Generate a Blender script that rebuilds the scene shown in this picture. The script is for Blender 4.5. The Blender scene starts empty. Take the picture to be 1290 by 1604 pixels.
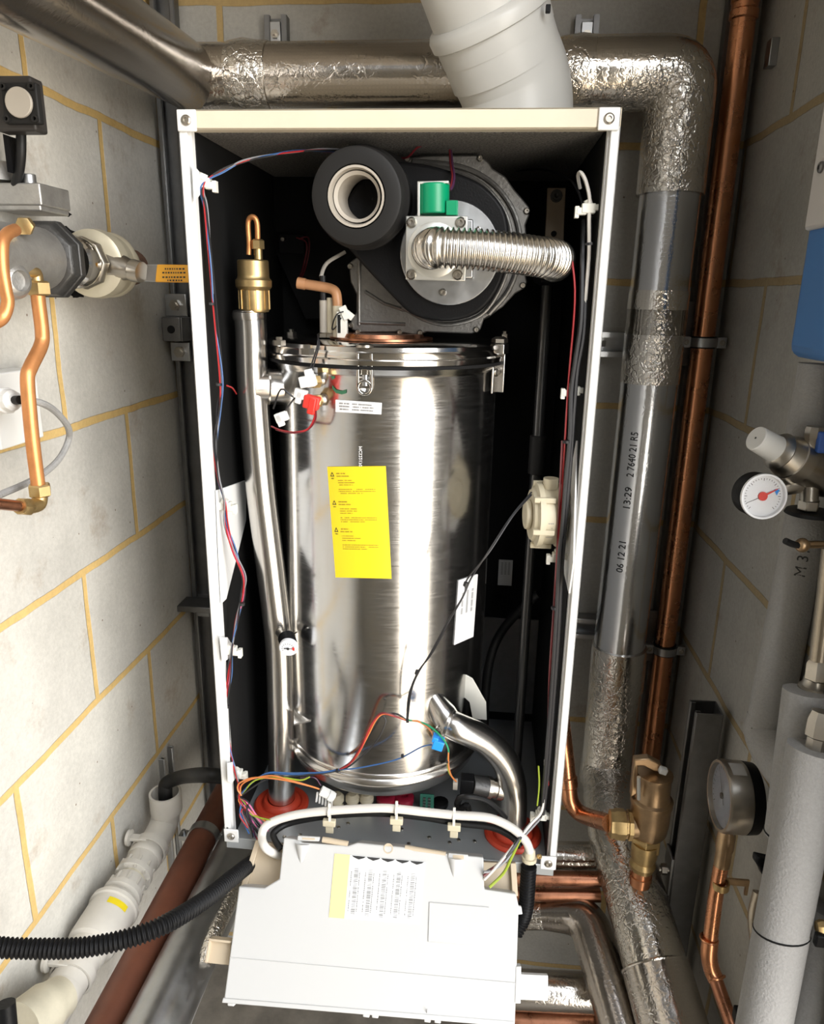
import bpy, math, random
from mathutils import Vector as V, Matrix
random.seed(7)
SC = bpy.context.scene
COL = SC.collection
PI = math.pi
# ------------------------------------------------------------------ camera
F_PX, W_PX, H_PX = 1150.0, 1290, 1604
CAM = V((0.1139, -0.9062, 0.7988))
yaw, pitch, roll = 0.0938, 0.2855, 0.0178
FW = V((-math.sin(yaw)*math.cos(pitch), math.cos(yaw)*math.cos(pitch), -math.sin(pitch)))
r0 = FW.cross(V((0, 0, 1))).normalized()
u0 = r0.cross(FW)
RT = r0*math.cos(roll)+u0*math.sin(roll)
UP = -r0*math.sin(roll)+u0*math.cos(roll)
cd = bpy.data.cameras.new('camera')
cam = bpy.data.objects.new('camera', cd)
COL.objects.link(cam)
m = Matrix((RT, UP, -FW)).transposed().to_4x4()
m.translation = CAM
cam.matrix_world = m
cd.sensor_fit = 'VERTICAL'
cd.sensor_height = 36.0
cd.lens = 36.0*F_PX/H_PX
cd.clip_start = 0.02
SC.camera = cam


def ray(x, y):
    return RT*((x-645)/F_PX)-UP*((y-802)/F_PX)+FW


def at(x, y, Y=None, X=None, Z=None, D=None):
    """the point of the place seen at photo position (x, y) at a known depth"""
    d = ray(x, y)
    if D is not None:
        t = D
    elif Y is not None:
        t = (Y-CAM.y)/d.y
    elif X is not None:
        t = (X-CAM.x)/d.x
    else:
        t = (Z-CAM.z)/d.z
    return CAM+d*t


def atp(x, y, O, N):
    d = ray(x, y)
    return CAM+d*((O-CAM).dot(N)/d.dot(N))


def atcyl(x, y, cx, cy, r):
    d = ray(x, y)
    ox, oy = CAM.x-cx, CAM.y-cy
    a = d.x*d.x+d.y*d.y
    b = ox*d.x+oy*d.y
    c = ox*ox+oy*oy-r*r
    disc = max(b*b-a*c, 0)
    return CAM+d*((-b-math.sqrt(disc))/a)


def P(*l):
    """list of (x, y, Y) -> points"""
    return [at(q[0], q[1], Y=q[2]) for q in l]


# ------------------------------------------------------------------ geometry
def basis(w, hint=None):
    w = V(w).normalized()
    h = V(hint) if hint is not None else (V((0, 0, 1)) if abs(w.z) < .9 else V((0, 1, 0)))
    u = h.cross(w)
    if u.length < 1e-6:
        u = V((1, 0, 0)).cross(w)
    u.normalize()
    return u, w.cross(u), w


def smooth(pts, sub=6):
    if len(pts) < 3:
        return [V(p) for p in pts]
    p = [V(q) for q in pts]
    p = [p[0]*2-p[1]]+p+[p[-1]*2-p[-2]]
    out = []
    for i in range(1, len(p)-2):
        a, b, c, d = p[i-1], p[i], p[i+1], p[i+2]
        for k in range(sub):
            t = k/sub
            out.append(.5*((2*b)+(c-a)*t+(2*a-5*b+4*c-d)*t*t+(3*b-a-3*c+d)*t**3))
    out.append(p[-2])
    return out


def fillet(pts, rad, n=6):
    """polyline with rounded corners"""
    p = [V(q) for q in pts]
    out = [p[0]]
    for i in range(1, len(p)-1):
        a, b, c = p[i-1], p[i], p[i+1]
        d1, d2 = (a-b), (c-b)
        rr = min(rad, d1.length*.48, d2.length*.48)
        s, e = b+d1.normalized()*rr, b+d2.normalized()*rr
        for k in range(n+1):
            t = k/n
            out.append(s*(1-t)**2+b*2*t*(1-t)+e*t*t)
    out.append(p[-1])
    return out


class G:
    def __init__(s):
        s.v, s.f, s.mi, s.uv, s.m = [], [], [], [], 0

    def add(s, vs, fs, uvs=None):
        o = len(s.v)
        s.v += [V(v) for v in vs]
        for i, f in enumerate(fs):
            s.f.append([j+o for j in f])
            s.mi.append(s.m)
            s.uv.append(uvs[i] if uvs else None)
        return s

    def box(s, c, size, B=None):
        u, v, w = B if B else (V((1, 0, 0)), V((0, 1, 0)), V((0, 0, 1)))
        c = V(c)
        a = [c+u*(i*size[0]/2)+v*(j*size[1]/2)+w*(k*size[2]/2) for k in (-1, 1) for j in (-1, 1) for i in (-1, 1)]
        return s.add(a, [(0, 2, 3, 1), (4, 5, 7, 6), (0, 1, 5, 4), (2, 6, 7, 3), (0, 4, 6, 2), (1, 3, 7, 5)])

    def rng(s, lo, hi):
        lo, hi = V(lo), V(hi)
        return s.box((lo+hi)/2, hi-lo)

    def lathe(s, p0, axis, prof, seg=24, hint=None, rot=0, caps=3):
        u, v, w = basis(axis, hint)
        p0 = V(p0)
        vs, fs, ring = [], [], []
        for (t, r) in prof:
            if r < 1e-6:
                ring.append([len(vs)])
                vs.append(p0+w*t)
            else:
                ring.append(list(range(len(vs), len(vs)+seg)))
                for k in range(seg):
                    a = 2*PI*k/seg+rot
                    vs.append(p0+w*t+u*(r*math.cos(a))+v*(r*math.sin(a)))
        for A, Bq in zip(ring, ring[1:]):
            for k in range(seg):
                k2 = (k+1) % seg
                if len(A) == 1 and len(Bq) == 1:
                    continue
                if len(A) == 1:
                    fs.append((A[0], Bq[k2], Bq[k]))
                elif len(Bq) == 1:
                    fs.append((A[k], A[k2], Bq[0]))
                else:
                    fs.append((A[k], A[k2], Bq[k2], Bq[k]))
        if caps & 1 and len(ring[0]) > 1 and prof[0] != prof[-1]:
            fs.append(tuple(reversed(ring[0])))
        if caps & 2 and len(ring[-1]) > 1 and prof[0] != prof[-1]:
            fs.append(tuple(ring[-1]))
        return s.add(vs, fs)

    def cyl(s, p0, p1, r0, r1=None, seg=24, rot=0):
        p0, p1 = V(p0), V(p1)
        L = (p1-p0).length
        return s.lathe(p0, p1-p0, [(0, r0), (L, r0 if r1 is None else r1)], seg, rot=rot)

    def torus(s, c, axis, R, r, seg=32, n=8):
        prof = [(r*math.sin(2*PI*k/n), R+r*math.cos(2*PI*k/n)) for k in range(n+1)]
        return s.lathe(c, axis, prof, seg)

    def ring(s, c, axis, ri, ro, h, seg=32):
        return s.lathe(c, axis, [(0, ri), (0, ro), (h, ro), (h, ri), (0, ri)], seg)

    def sphere(s, c, r, seg=16, n=8, sq=1.0, axis=(0, 0, 1)):
        return s.lathe(c, axis, [(-r*sq*math.cos(PI*k/n), r*math.sin(PI*k/n)) for k in range(n+1)], seg)

    def tube(s, pts, r, seg=12, caps=True, hint=None, flat=1.0):
        pts = [V(p) for p in pts]
        n = len(pts)
        rad = r if isinstance(r, (list, tuple)) else [r]*n
        T = []
        for i in range(n):
            a = pts[max(i-1, 0)]
            b = pts[min(i+1, n-1)]
            t = (b-a)
            T.append(t.normalized() if t.length > 1e-9 else (T[-1] if T else V((0, 0, 1))))
        u, v, w = basis(T[0], hint)
        vs, fs, uvs, acc = [], [], [], 0
        ls = []
        for i in range(n):
            if i:
                u = (u-T[i]*u.dot(T[i])).normalized()
                v = T[i].cross(u)
                acc += (pts[i]-pts[i-1]).length
            ls.append(acc)
            for k in range(seg):
                a = 2*PI*k/seg
                vs.append(pts[i]+u*(rad[i]*math.cos(a))+v*(rad[i]*flat*math.sin(a)))
        rm = sum(rad)/n
        for i in range(n-1):
            for k in range(seg):
                k2 = (k+1) % seg
                fs.append((i*seg+k, i*seg+k2, (i+1)*seg+k2, (i+1)*seg+k))
                c0, c1 = 2*PI*k/seg*rm, 2*PI*(k+1)/seg*rm
                uvs.append([(c0, ls[i]), (c1, ls[i]), (c1, ls[i+1]), (c0, ls[i+1])])
        if caps:
            fs.append(tuple(range(seg-1, -1, -1)))
            uvs.append(None)
            fs.append(tuple(range((n-1)*seg, n*seg)))
            uvs.append(None)
        return s.add(vs, fs, uvs)

    def corr(s, pts, r, amp, pitchl, seg=18):
        """corrugated hose along a dense path"""
        pts = [V(p) for p in pts]
        d = [0]
        for a, b in zip(pts, pts[1:]):
            d.append(d[-1]+(b-a).length)
        n = int(d[-1]/pitchl*6)
        out, rad, j = [], [], 0
        for i in range(n+1):
            L = d[-1]*i/n
            while j < len(d)-2 and d[j+1] < L:
                j += 1
            t = (L-d[j])/max(d[j+1]-d[j], 1e-9)
            out.append(pts[j].lerp(pts[j+1], t))
            rad.append(r+amp*math.sin(2*PI*i/6))
        return s.tube(out, rad, seg)

    def prism(s, poly, ext):
        """polygon (points) extruded by a vector"""
        poly = [V(p) for p in poly]
        ext = V(ext)
        n = len(poly)
        nrm = V((0, 0, 0))
        for i in range(n):
            nrm += (poly[i]-poly[0]).cross(poly[(i+1) % n]-poly[0])
        if nrm.dot(ext) > 0:
            poly.reverse()
        vs = poly+[p+ext for p in poly]
        fs = [tuple(range(n)), tuple(range(2*n-1, n-1, -1))]
        for i in range(n):
            j = (i+1) % n
            fs.append((j, i, i+n, j+n))
        return s.add(vs, fs)

    def grid(s, fn, nu, nv, thick=None):
        vs = [fn(i/nu, j/nv) for j in range(nv+1) for i in range(nu+1)]
        fs = [(j*(nu+1)+i, j*(nu+1)+i+1, (j+1)*(nu+1)+i+1, (j+1)*(nu+1)+i) for j in range(nv) for i in range(nu)]
        return s.add(vs, fs)

    def screw(s, p, n, r, h=.003):
        """pan head with a hex recess ring"""
        return s.lathe(p, n, [(0, r), (h*.6, r*.95), (h, r*.7), (h, r*.4), (h*.5, r*.36), (h*.5, 0)], 14)


def base_of(g):
    xs = [v.x for v in g.v]
    ys = [v.y for v in g.v]
    return V(((min(xs)+max(xs))/2, (min(ys)+max(ys))/2, min(v.z for v in g.v)))


def mesh(g, name, mats, off, angle=35, bevel=0, bseg=2):
    me = bpy.data.meshes.new(name)
    me.from_pydata([v-off for v in g.v], [], g.f)
    if any(g.uv):
        ul = me.uv_layers.new(name='pipe')
        for p, uv in zip(me.polygons, g.uv):
            if uv:
                for li, c in zip(p.loop_indices, uv):
                    ul.data[li].uv = c
    for mt in (mats if isinstance(mats, (list, tuple)) else [mats]):
        me.materials.append(mt)
    for p, i in zip(me.polygons, g.mi):
        p.material_index = i
    me.shade_smooth()
    me.set_sharp_from_angle(angle=math.radians(angle))
    o = bpy.data.objects.new(name, me)
    COL.objects.link(o)
    if bevel:
        b = o.modifiers.new('bevel', 'BEVEL')
        b.width = bevel
        b.segments = bseg
        b.limit_method = 'ANGLE'
        b.angle_limit = math.radians(40)
        b.harden_normals = False
    return o


def tagit(o, label, cat, group=None, kind=None):
    if label:
        o['label'] = label
    if cat:
        o['category'] = cat
    if group:
        o['group'] = group
    if kind:
        o['kind'] = kind
    return o


def thing(name, label, cat, loc, group=None):
    o = bpy.data.objects.new(name, None)
    o.empty_display_size = .02
    COL.objects.link(o)
    o.location = V(loc)
    return tagit(o, label, cat, group)


def rootloc(o):
    while o.parent:
        o = o.parent
    return o.location.copy()


def part(g, name, mats, parent, label=None, **k):
    o = mesh(g, name, mats, rootloc(parent), **k)
    o.parent = parent
    if label:
        o['label'] = label
    return o


def solo(g, name, mats, label, cat, group=None, **k):
    off = base_of(g)
    o = mesh(g, name, mats, off, **k)
    o.location = off
    return tagit(o, label, cat, group)


def struct(g, name, mats, **k):
    off = base_of(g)
    o = mesh(g, name, mats, off, **k)
    o.location = off
    o['kind'] = 'structure'
    return o


def dup(root, loc, label, rotz=None):
    c = root.copy()
    COL.objects.link(c)
    c.location = V(loc)
    if rotz is not None:
        c.rotation_euler = (0, 0, rotz)
    c['label'] = label
    for ch in list(root.children):
        d = ch.copy()
        COL.objects.link(d)
        d.parent = c
        for g2 in ch.children:
            e = g2.copy()
            COL.objects.link(e)
            e.parent = d
    return c


def text_geo(g, body, fn, size=1.0, align='LEFT'):
    """lettering mapped through fn(u, v)"""
    cu = bpy.data.curves.new('t', 'FONT')
    cu.body = body
    cu.size = size
    cu.align_x = align
    cu.resolution_u = 2
    o = bpy.data.objects.new('t', cu)
    COL.objects.link(o)
    me = bpy.data.meshes.new_from_object(o.evaluated_get(bpy.context.evaluated_depsgraph_get()))
    g.add([fn(v.co.x, v.co.y) for v in me.vertices], [tuple(p.vertices) for p in me.polygons])
    bpy.data.objects.remove(o)
    bpy.data.curves.remove(cu)
    bpy.data.meshes.remove(me)


# ------------------------------------------------------------------ materials
def nd(nt, t, **k):
    n = nt.nodes.new(t)
    for a, b in k.items():
        if a.startswith('i_'):
            n.inputs[a[2:].replace('_', ' ')].default_value = b
        else:
            setattr(n, a, b)
    return n


def mat(name, col, rough=.5, metal=0, var=0, vscale=30, bump=0, bscale=80, rvar=0, spec=.5, aniso=0, stretch=(1, 1, 1), coat=0, dist=.002, trans=0):
    m = bpy.data.materials.new(name)
    m.use_nodes = True
    nt = m.node_tree
    b = nt.nodes['Principled BSDF']
    b.inputs['Base Color'].default_value = (*col, 1)
    b.inputs['Roughness'].default_value = rough
    b.inputs['Metallic'].default_value = metal
    b.inputs['Specular IOR Level'].default_value = spec
    b.inputs['Anisotropic'].default_value = aniso
    b.inputs['Coat Weight'].default_value = coat
    b.inputs['Transmission Weight'].default_value = trans
    L = nt.links.new
    if var or bump or rvar:
        tc = nd(nt, 'ShaderNodeTexCoord')
        mp = nd(nt, 'ShaderNodeMapping')
        mp.inputs['Scale'].default_value = stretch
        L(tc.outputs['Object'], mp.inputs[0])
    if var or rvar:
        n = nd(nt, 'ShaderNodeTexNoise', i_Scale=vscale, i_Detail=6.0, i_Roughness=.65)
        L(mp.outputs[0], n.inputs['Vector'])
    if var:
        mx = nd(nt, 'ShaderNodeMix', data_type='RGBA', blend_type='MULTIPLY')
        mx.inputs[0].default_value = 1
        mx.inputs[6].default_value = (*col, 1)
        mr = nd(nt, 'ShaderNodeMapRange')
        mr.inputs[1].default_value = .3
        mr.inputs[2].default_value = .7
        mr.inputs[3].default_value = 1-var
        mr.inputs[4].default_value = 1+var*.5
        L(n.outputs[0], mr.inputs[0])
        L(mr.outputs[0], mx.inputs[7])
        L(mx.outputs[2], b.inputs['Base Color'])
    if rvar:
        mr = nd(nt, 'ShaderNodeMapRange')
        mr.inputs[1].default_value = .3
        mr.inputs[2].default_value = .7
        mr.inputs[3].default_value = max(rough-rvar, .03)
        mr.inputs[4].default_value = rough+rvar
        L(n.outputs[0], mr.inputs[0])
        L(mr.outputs[0], b.inputs['Roughness'])
    if bump:
        n2 = nd(nt, 'ShaderNodeTexNoise', i_Scale=bscale, i_Detail=5.0)
        L(mp.outputs[0], n2.inputs['Vector'])
        bp = nd(nt, 'ShaderNodeBump', i_Strength=bump, i_Distance=dist)
        L(n2.outputs[0], bp.inputs['Height'])
        L(bp.outputs[0], b.inputs['Normal'])
    return m


def foil(name, col, rough, wr, grid, crease=.5, scale=1.0, metal=1.0):
    m = bpy.data.materials.new(name)
    m.use_nodes = True
    nt = m.node_tree
    b = nt.nodes['Principled BSDF']
    b.inputs['Base Color'].default_value = (*col, 1)
    b.inputs['Metallic'].default_value = metal
    b.inputs['Roughness'].default_value = rough
    L = nt.links.new
    uv = nd(nt, 'ShaderNodeUVMap')
    tc = nd(nt, 'ShaderNodeTexCoord')
    n = nd(nt, 'ShaderNodeTexNoise', i_Scale=70.0*scale, i_Detail=5.0, i_Distortion=1.2)
    L(tc.outputs['Object'], n.inputs['Vector'])
    vo = nd(nt, 'ShaderNodeTexVoronoi', feature='DISTANCE_TO_EDGE', i_Scale=45.0*scale)
    ad = nd(nt, 'ShaderNodeVectorMath', operation='ADD')
    n3 = nd(nt, 'ShaderNodeTexNoise', i_Scale=40.0*scale, i_Detail=3.0)
    sc = nd(nt, 'ShaderNodeVectorMath', operation='SCALE')
    sc.inputs[3].default_value = .04
    L(tc.outputs['Object'], n3.inputs['Vector'])
    L(n3.outputs['Color'], sc.inputs[0])
    L(tc.outputs['Object'], ad.inputs[0])
    L(sc.outputs[0], ad.inputs[1])
    L(ad.outputs[0], vo.inputs['Vector'])
    mn = nd(nt, 'ShaderNodeMath', operation='MINIMUM')
    mn.inputs[1].default_value = .12
    L(vo.outputs['Distance'], mn.inputs[0])
    # patches where the foil is creased more
    n4 = nd(nt, 'ShaderNodeTexNoise', i_Scale=7.0, i_Detail=2.0)
    L(tc.outputs['Object'], n4.inputs['Vector'])
    mr = nd(nt, 'ShaderNodeMapRange')
    mr.inputs[1].default_value = .42
    mr.inputs[2].default_value = .6
    mr.inputs[3].default_value = .15
    mr.inputs[4].default_value = 1.0
    L(n4.outputs[0], mr.inputs[0])
    m1 = nd(nt, 'ShaderNodeMath', operation='MULTIPLY')
    m1.inputs[1].default_value = crease*6
    L(mn.outputs[0], m1.inputs[0])
    m2 = nd(nt, 'ShaderNodeMath', operation='ADD')
    L(m1.outputs[0], m2.inputs[0])
    L(n.outputs[0], m2.inputs[1])
    m3 = nd(nt, 'ShaderNodeMath', operation='MULTIPLY')
    L(m2.outputs[0], m3.inputs[0])
    L(mr.outputs[0], m3.inputs[1])
    # scrim threads
    mp = nd(nt, 'ShaderNodeMapping')
    mp.inputs['Scale'].default_value = (160, 160, 1)
    L(uv.outputs[0], mp.inputs[0])
    sx = nd(nt, 'ShaderNodeSeparateXYZ')
    L(mp.outputs[0], sx.inputs[0])
    hs = []
    for k in (0, 1):
        fr = nd(nt, 'ShaderNodeMath', operation='PINGPONG')
        fr.inputs[1].default_value = .5
        L(sx.outputs[k], fr.inputs[0])
        lt = nd(nt, 'ShaderNodeMath', operation='LESS_THAN')
        lt.inputs[1].default_value = .1
        L(fr.outputs[0], lt.inputs[0])
        hs.append(lt)
    mx = nd(nt, 'ShaderNodeMath', operation='MAXIMUM')
    L(hs[0].outputs[0], mx.inputs[0])
    L(hs[1].outputs[0], mx.inputs[1])
    b1 = nd(nt, 'ShaderNodeBump', i_Strength=wr, i_Distance=.004)
    L(m3.outputs[0], b1.inputs['Height'])
    b2 = nd(nt, 'ShaderNodeBump', i_Strength=grid, i_Distance=.0006)
    L(mx.outputs[0], b2.inputs['Height'])
    L(b1.outputs[0], b2.inputs['Normal'])
    L(b2.outputs[0], b.inputs['Normal'])
    return m


def blockwork(name, axis, u_off, dark=1.0, mort=(.62, .43, .17)):
    m = bpy.data.materials.new(name)
    m.use_nodes = True
    nt = m.node_tree
    b = nt.nodes['Principled BSDF']
    b.inputs['Roughness'].default_value = .85
    b.inputs['Specular IOR Level'].default_value = .25
    L = nt.links.new
    ge = nd(nt, 'ShaderNodeNewGeometry')
    sx = nd(nt, 'ShaderNodeSeparateXYZ')
    wob = nd(nt, 'ShaderNodeTexNoise', i_Scale=9.0, i_Detail=4.0)
    L(ge.outputs['Position'], wob.inputs['Vector'])
    wv = nd(nt, 'ShaderNodeVectorMath', operation='MULTIPLY_ADD')
    wv.inputs[1].default_value = (.010, .010, .010)
    wv.inputs[2].default_value = (-.005, -.005, -.005)
    L(wob.outputs['Color'], wv.inputs[0])
    av = nd(nt, 'ShaderNodeVectorMath', operation='ADD')
    L(ge.outputs['Position'], av.inputs[0])
    L(wv.outputs[0], av.inputs[1])
    L(av.outputs[0], sx.inputs[0])
    cb = nd(nt, 'ShaderNodeCombineXYZ')
    a1 = nd(nt, 'ShaderNodeMath', operation='ADD')
    a1.inputs[1].default_value = u_off+10*.4025
    L(sx.outputs[axis], a1.inputs[0])
    a2 = nd(nt, 'ShaderNodeMath', operation='ADD')
    a2.inputs[1].default_value = -.165+20*.2225+.003
    L(sx.outputs[2], a2.inputs[0])
    L(a1.outputs[0], cb.inputs[0])
    L(a2.outputs[0], cb.inputs[1])
    br = nd(nt, 'ShaderNodeTexBrick')
    br.offset = .455
    br.offset_frequency = 2
    br.inputs['Scale'].default_value = 1
    br.inputs['Mortar Size'].default_value = .0068
    br.inputs['Mortar Smooth'].default_value = .25
    br.inputs['Bias'].default_value = 0
    br.inputs['Brick Width'].default_value = .4025
    br.inputs['Row Height'].default_value = .2225
    k = dark  # lowers the block colour for walls painted as shaded
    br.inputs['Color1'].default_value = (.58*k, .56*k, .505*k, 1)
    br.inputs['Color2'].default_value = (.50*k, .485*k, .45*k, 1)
    br.inputs['Mortar'].default_value = (mort[0], mort[1], mort[2], 1)
    L(cb.outputs[0], br.inputs['Vector'])
    # grain, stains, scuffs
    n1 = nd(nt, 'ShaderNodeTexNoise', i_Scale=160.0, i_Detail=4.0, i_Roughness=.7)
    n2 = nd(nt, 'ShaderNodeTexNoise', i_Scale=5.0, i_Detail=5.0, i_Roughness=.6)
    L(ge.outputs['Position'], n1.inputs['Vector'])
    L(ge.outputs['Position'], n2.inputs['Vector'])
    r1 = nd(nt, 'ShaderNodeMapRange')
    for i, v in enumerate((.3, .7, .9, 1.06)):
        r1.inputs[i+1].default_value = v
    L(n1.outputs[0], r1.inputs[0])
    r2 = nd(nt, 'ShaderNodeMapRange')
    for i, v in enumerate((.3, .7, .82, 1.1)):
        r2.inputs[i+1].default_value = v
    L(n2.outputs[0], r2.inputs[0])
    mu = nd(nt, 'ShaderNodeMath', operation='MULTIPLY')
    L(r1.outputs[0], mu.inputs[0])
    L(r2.outputs[0], mu.inputs[1])
    # rusty brown stains
    n3 = nd(nt, 'ShaderNodeTexNoise', i_Scale=9.0, i_Detail=6.0, i_Roughness=.7)
    L(ge.outputs['Position'], n3.inputs['Vector'])
    r3 = nd(nt, 'ShaderNodeMapRange')
    for i, v in enumerate((.59, .72, 0, .55)):
        r3.inputs[i+1].default_value = v
    L(n3.outputs[0], r3.inputs[0])
    mx = nd(nt, 'ShaderNodeMix', data_type='RGBA', blend_type='MULTIPLY')
    mx.inputs[0].default_value = 1
    L(br.outputs['Color'], mx.inputs[6])
    L(mu.outputs[0], mx.inputs[7])
    mx2 = nd(nt, 'ShaderNodeMix', data_type='RGBA', blend_type='MULTIPLY')
    mx2.inputs[7].default_value = (.62, .5, .4, 1)
    L(r3.outputs[0], mx2.inputs[0])
    L(mx.outputs[2], mx2.inputs[6])
    # small pits
    vo = nd(nt, 'ShaderNodeTexVoronoi', i_Scale=26.0)
    L(ge.outputs['Position'], vo.inputs['Vector'])
    lt = nd(nt, 'ShaderNodeMath', operation='LESS_THAN')
    lt.inputs[1].default_value = .045
    L(vo.outputs['Distance'], lt.inputs[0])
    mx3 = nd(nt, 'ShaderNodeMix', data_type='RGBA', blend_type='MULTIPLY')
    mx3.inputs[7].default_value = (.45, .38, .33, 1)
    L(lt.outputs[0], mx3.inputs[0])
    L(mx2.outputs[2], mx3.inputs[6])
    L(mx3.outputs[2], b.inputs['Base Color'])
    bp = nd(nt, 'ShaderNodeBump', i_Strength=.6, i_Distance=.003, invert=True)
    L(br.outputs['Fac'], bp.inputs['Height'])
    bp2 = nd(nt, 'ShaderNodeBump', i_Strength=.35, i_Distance=.002)
    L(n1.outputs[0], bp2.inputs['Height'])
    L(bp.outputs[0], bp2.inputs['Normal'])
    L(bp2.outputs[0], b.inputs['Normal'])
    return m


M = dict(
    white=mat('white_enamel', (.72, .72, .705), .35),
    cream=mat('cream_rail', (.60, .53, .41), .4, var=.06, vscale=14),  # white rail with the warm ground bounce put into its colour
    whitepl=mat('white_plastic', (.68, .68, .66), .45),
    boxpl=mat('box_plastic', (.52, .52, .51), .5),
    beige=mat('beige_plastic', (.52, .43, .31), .5),
    clip=mat('nylon', (.70, .69, .62), .45),
    pvc=mat('white_pvc', (.58, .55, .49), .38, var=.08, vscale=18),
    pvcold=mat('aged_pvc', (.52, .48, .37), .45, var=.15, vscale=25),
    flue=mat('flue_plastic', (.56, .56, .54), .38),
    black=mat('black_plastic', (.007, .007, .0075), .42, bump=.15, bscale=400, spec=.12),
    blackm=mat('black_matt', (.008, .008, .008), .8, spec=.2),
    liner=mat('black_liner', (.006, .006, .006), .6, spec=.3),
    foam=mat('black_foam', (.15, .14, .125), .9, var=.85, vscale=330, bump=1.0, bscale=420, dist=.004),
    rubber=mat('black_rubber', (.008, .008, .008), .5, spec=.3),
    greyrub=mat('grey_rubber', (.016, .0155, .015), .5, spec=.15),
    gastube=mat('dark_tube', (.07, .07, .07), .32, .7),
    steel=mat('stainless', (.60, .60, .60), .17, 1, rvar=.07, vscale=30, stretch=(1, 1, 40), aniso=.55),
    steel2=mat('stainless_tube', (.62, .60, .57), .24, 1, rvar=.02, vscale=12),
    chrome=mat('bright_steel', (.68, .66, .63), .14, 1),
    galv=mat('galvanised', (.46, .47, .48), .36, 1, var=.12, vscale=30, rvar=.08),
    galvd=mat('dull_galvanised', (.21, .21, .21), .45, 1, var=.15, vscale=40),
    tray=mat('tray_steel', (.40, .42, .43), .42, .55, rvar=.1, vscale=12),
    castl=mat('cast_light', (.40, .39, .37), .45, .8, var=.2, vscale=40, bump=.25, bscale=300),
    castal=mat('cast_aluminium', (.18, .175, .165), .45, .85, var=.2, vscale=40, bump=.25, bscale=300),
    castd=mat('cast_dark', (.075, .074, .072), .45, .7, var=.2, vscale=40, bump=.3, bscale=250),
    plate=mat('zinc_plate', (.66, .66, .62), .38, .75, var=.06, vscale=12),
    nickel=mat('nickel', (.44, .41, .36), .32, 1, var=.1, vscale=40),
    brass=mat('brass', (.58, .42, .20), .42, 1, var=.18, vscale=50),
    bronze=mat('bronze', (.46, .32, .19), .38, 1, var=.2, vscale=40, bump=.1, bscale=400),
    copper=mat('copper', (.66, .30, .155), .28, 1, var=.12, vscale=18, rvar=.05),
    copperd=mat('dull_copper', (.42, .19, .11), .32, 1, var=.35, vscale=35, rvar=.1),
    coppero=mat('orange_copper', (.66, .29, .11), .42, .75, var=.15, vscale=50),
    redpipe=mat('red_primer', (.15, .050, .026), .5, var=.25, vscale=20),
    lag=mat('grey_lagging', (.28, .276, .268), .85, var=.12, vscale=300, bump=.5, bscale=350),
    green=mat('green_coil', (.0, .24, .105), .35),
    pcb=mat('green_board', (.03, .16, .11), .5),
    amber=mat('amber_rubber', (.46, .23, .11), .4),
    ceram=mat('ceramic', (.36, .325, .275), .4),
    ivory=mat('ivory_plastic', (.58, .52, .38), .45),
    blue=mat('blue_enamel', (.045, .16, .40), .4),
    bluepl=mat('blue_plastic', (.02, .26, .75), .4),
    bluevest=mat('blue_cap', (.03, .10, .38), .4),
    red=mat('red_plastic', (.62, .03, .02), .45),
    orangesil=mat('red_silicone', (.50, .05, .022), .42),
    darkred=mat('dark_red_plastic', (.28, .01, .03), .4),
    yellow=mat('yellow_label', (.74, .58, .012), .5),
    paleyel=mat('pale_yellow', (.88, .72, .30), .5),
    orangey=mat('orange_sleeve', (.75, .36, .03), .5),
    paper=mat('label_paper', (.74, .74, .74), .55),
    greyp=mat('label_grey', (.42, .42, .42), .5),
    ink=mat('ink', (.02, .02, .02), .6),
    inkg=mat('faint_ink', (.22, .22, .215), .6),
    inky=mat('faint_ink_on_yellow', (.36, .24, .015), .6),
    inkgreen=mat('green_marker', (.03, .12, .06), .5),
    whiteink=mat('white_ink', (.85, .85, .85), .5),
    w_red=mat('red_wire', (.36, .015, .018), .4),
    w_blue=mat('blue_wire', (.03, .10, .27), .4),
    w_black=mat('black_wire', (.012, .012, .014), .45),
    w_grey=mat('grey_wire', (.2, .2, .21), .45),
    w_white=mat('white_wire', (.66, .63, .58), .45),
    w_pink=mat('pink_wire', (.60, .16, .30), .4),
    w_orange=mat('orange_wire', (.55, .18, .05), .4),
    w_yg=mat('yellow_green_wire', (.28, .36, .03), .4),
    w_green=mat('green_wire', (.02, .25, .12), .4),
    w_maroon=mat('maroon_wire', (.12, .01, .015), .4),
    w_purple=mat('purple_wire', (.05, .015, .045), .4),
    hose=mat('gas_hose', (.66, .64, .60), .24, 1),
    floor=mat('concrete_floor', (.25, .225, .19), .8, var=.35, vscale=14, bump=.3, bscale=60),
    ceil=mat('ceiling_board', (.45, .42, .38), .9),
    glass=mat('dial_glass', (1, 1, 1), .02, trans=1),
    dial=mat('dial_white', (.74, .75, .77), .4),
    foilv=foil('smooth_foil', (.62, .63, .65), .18, .12, .15, .3, 1.2),
    foilw=foil('wrinkled_foil', (.70, .67, .62), .13, .5, .35, .6, 1.25),
    foilh=foil('scrim_foil', (.60, .56, .51), .16, .22, 1.4, .4, 1.0),
    foild=foil('dull_foil', (.46, .42, .38), .20, .14, .3, .4, 1.0),
    braid=foil('steel_braid', (.38, .33, .26), .35, .2, 3.0, .2, 1.0),
)
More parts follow.
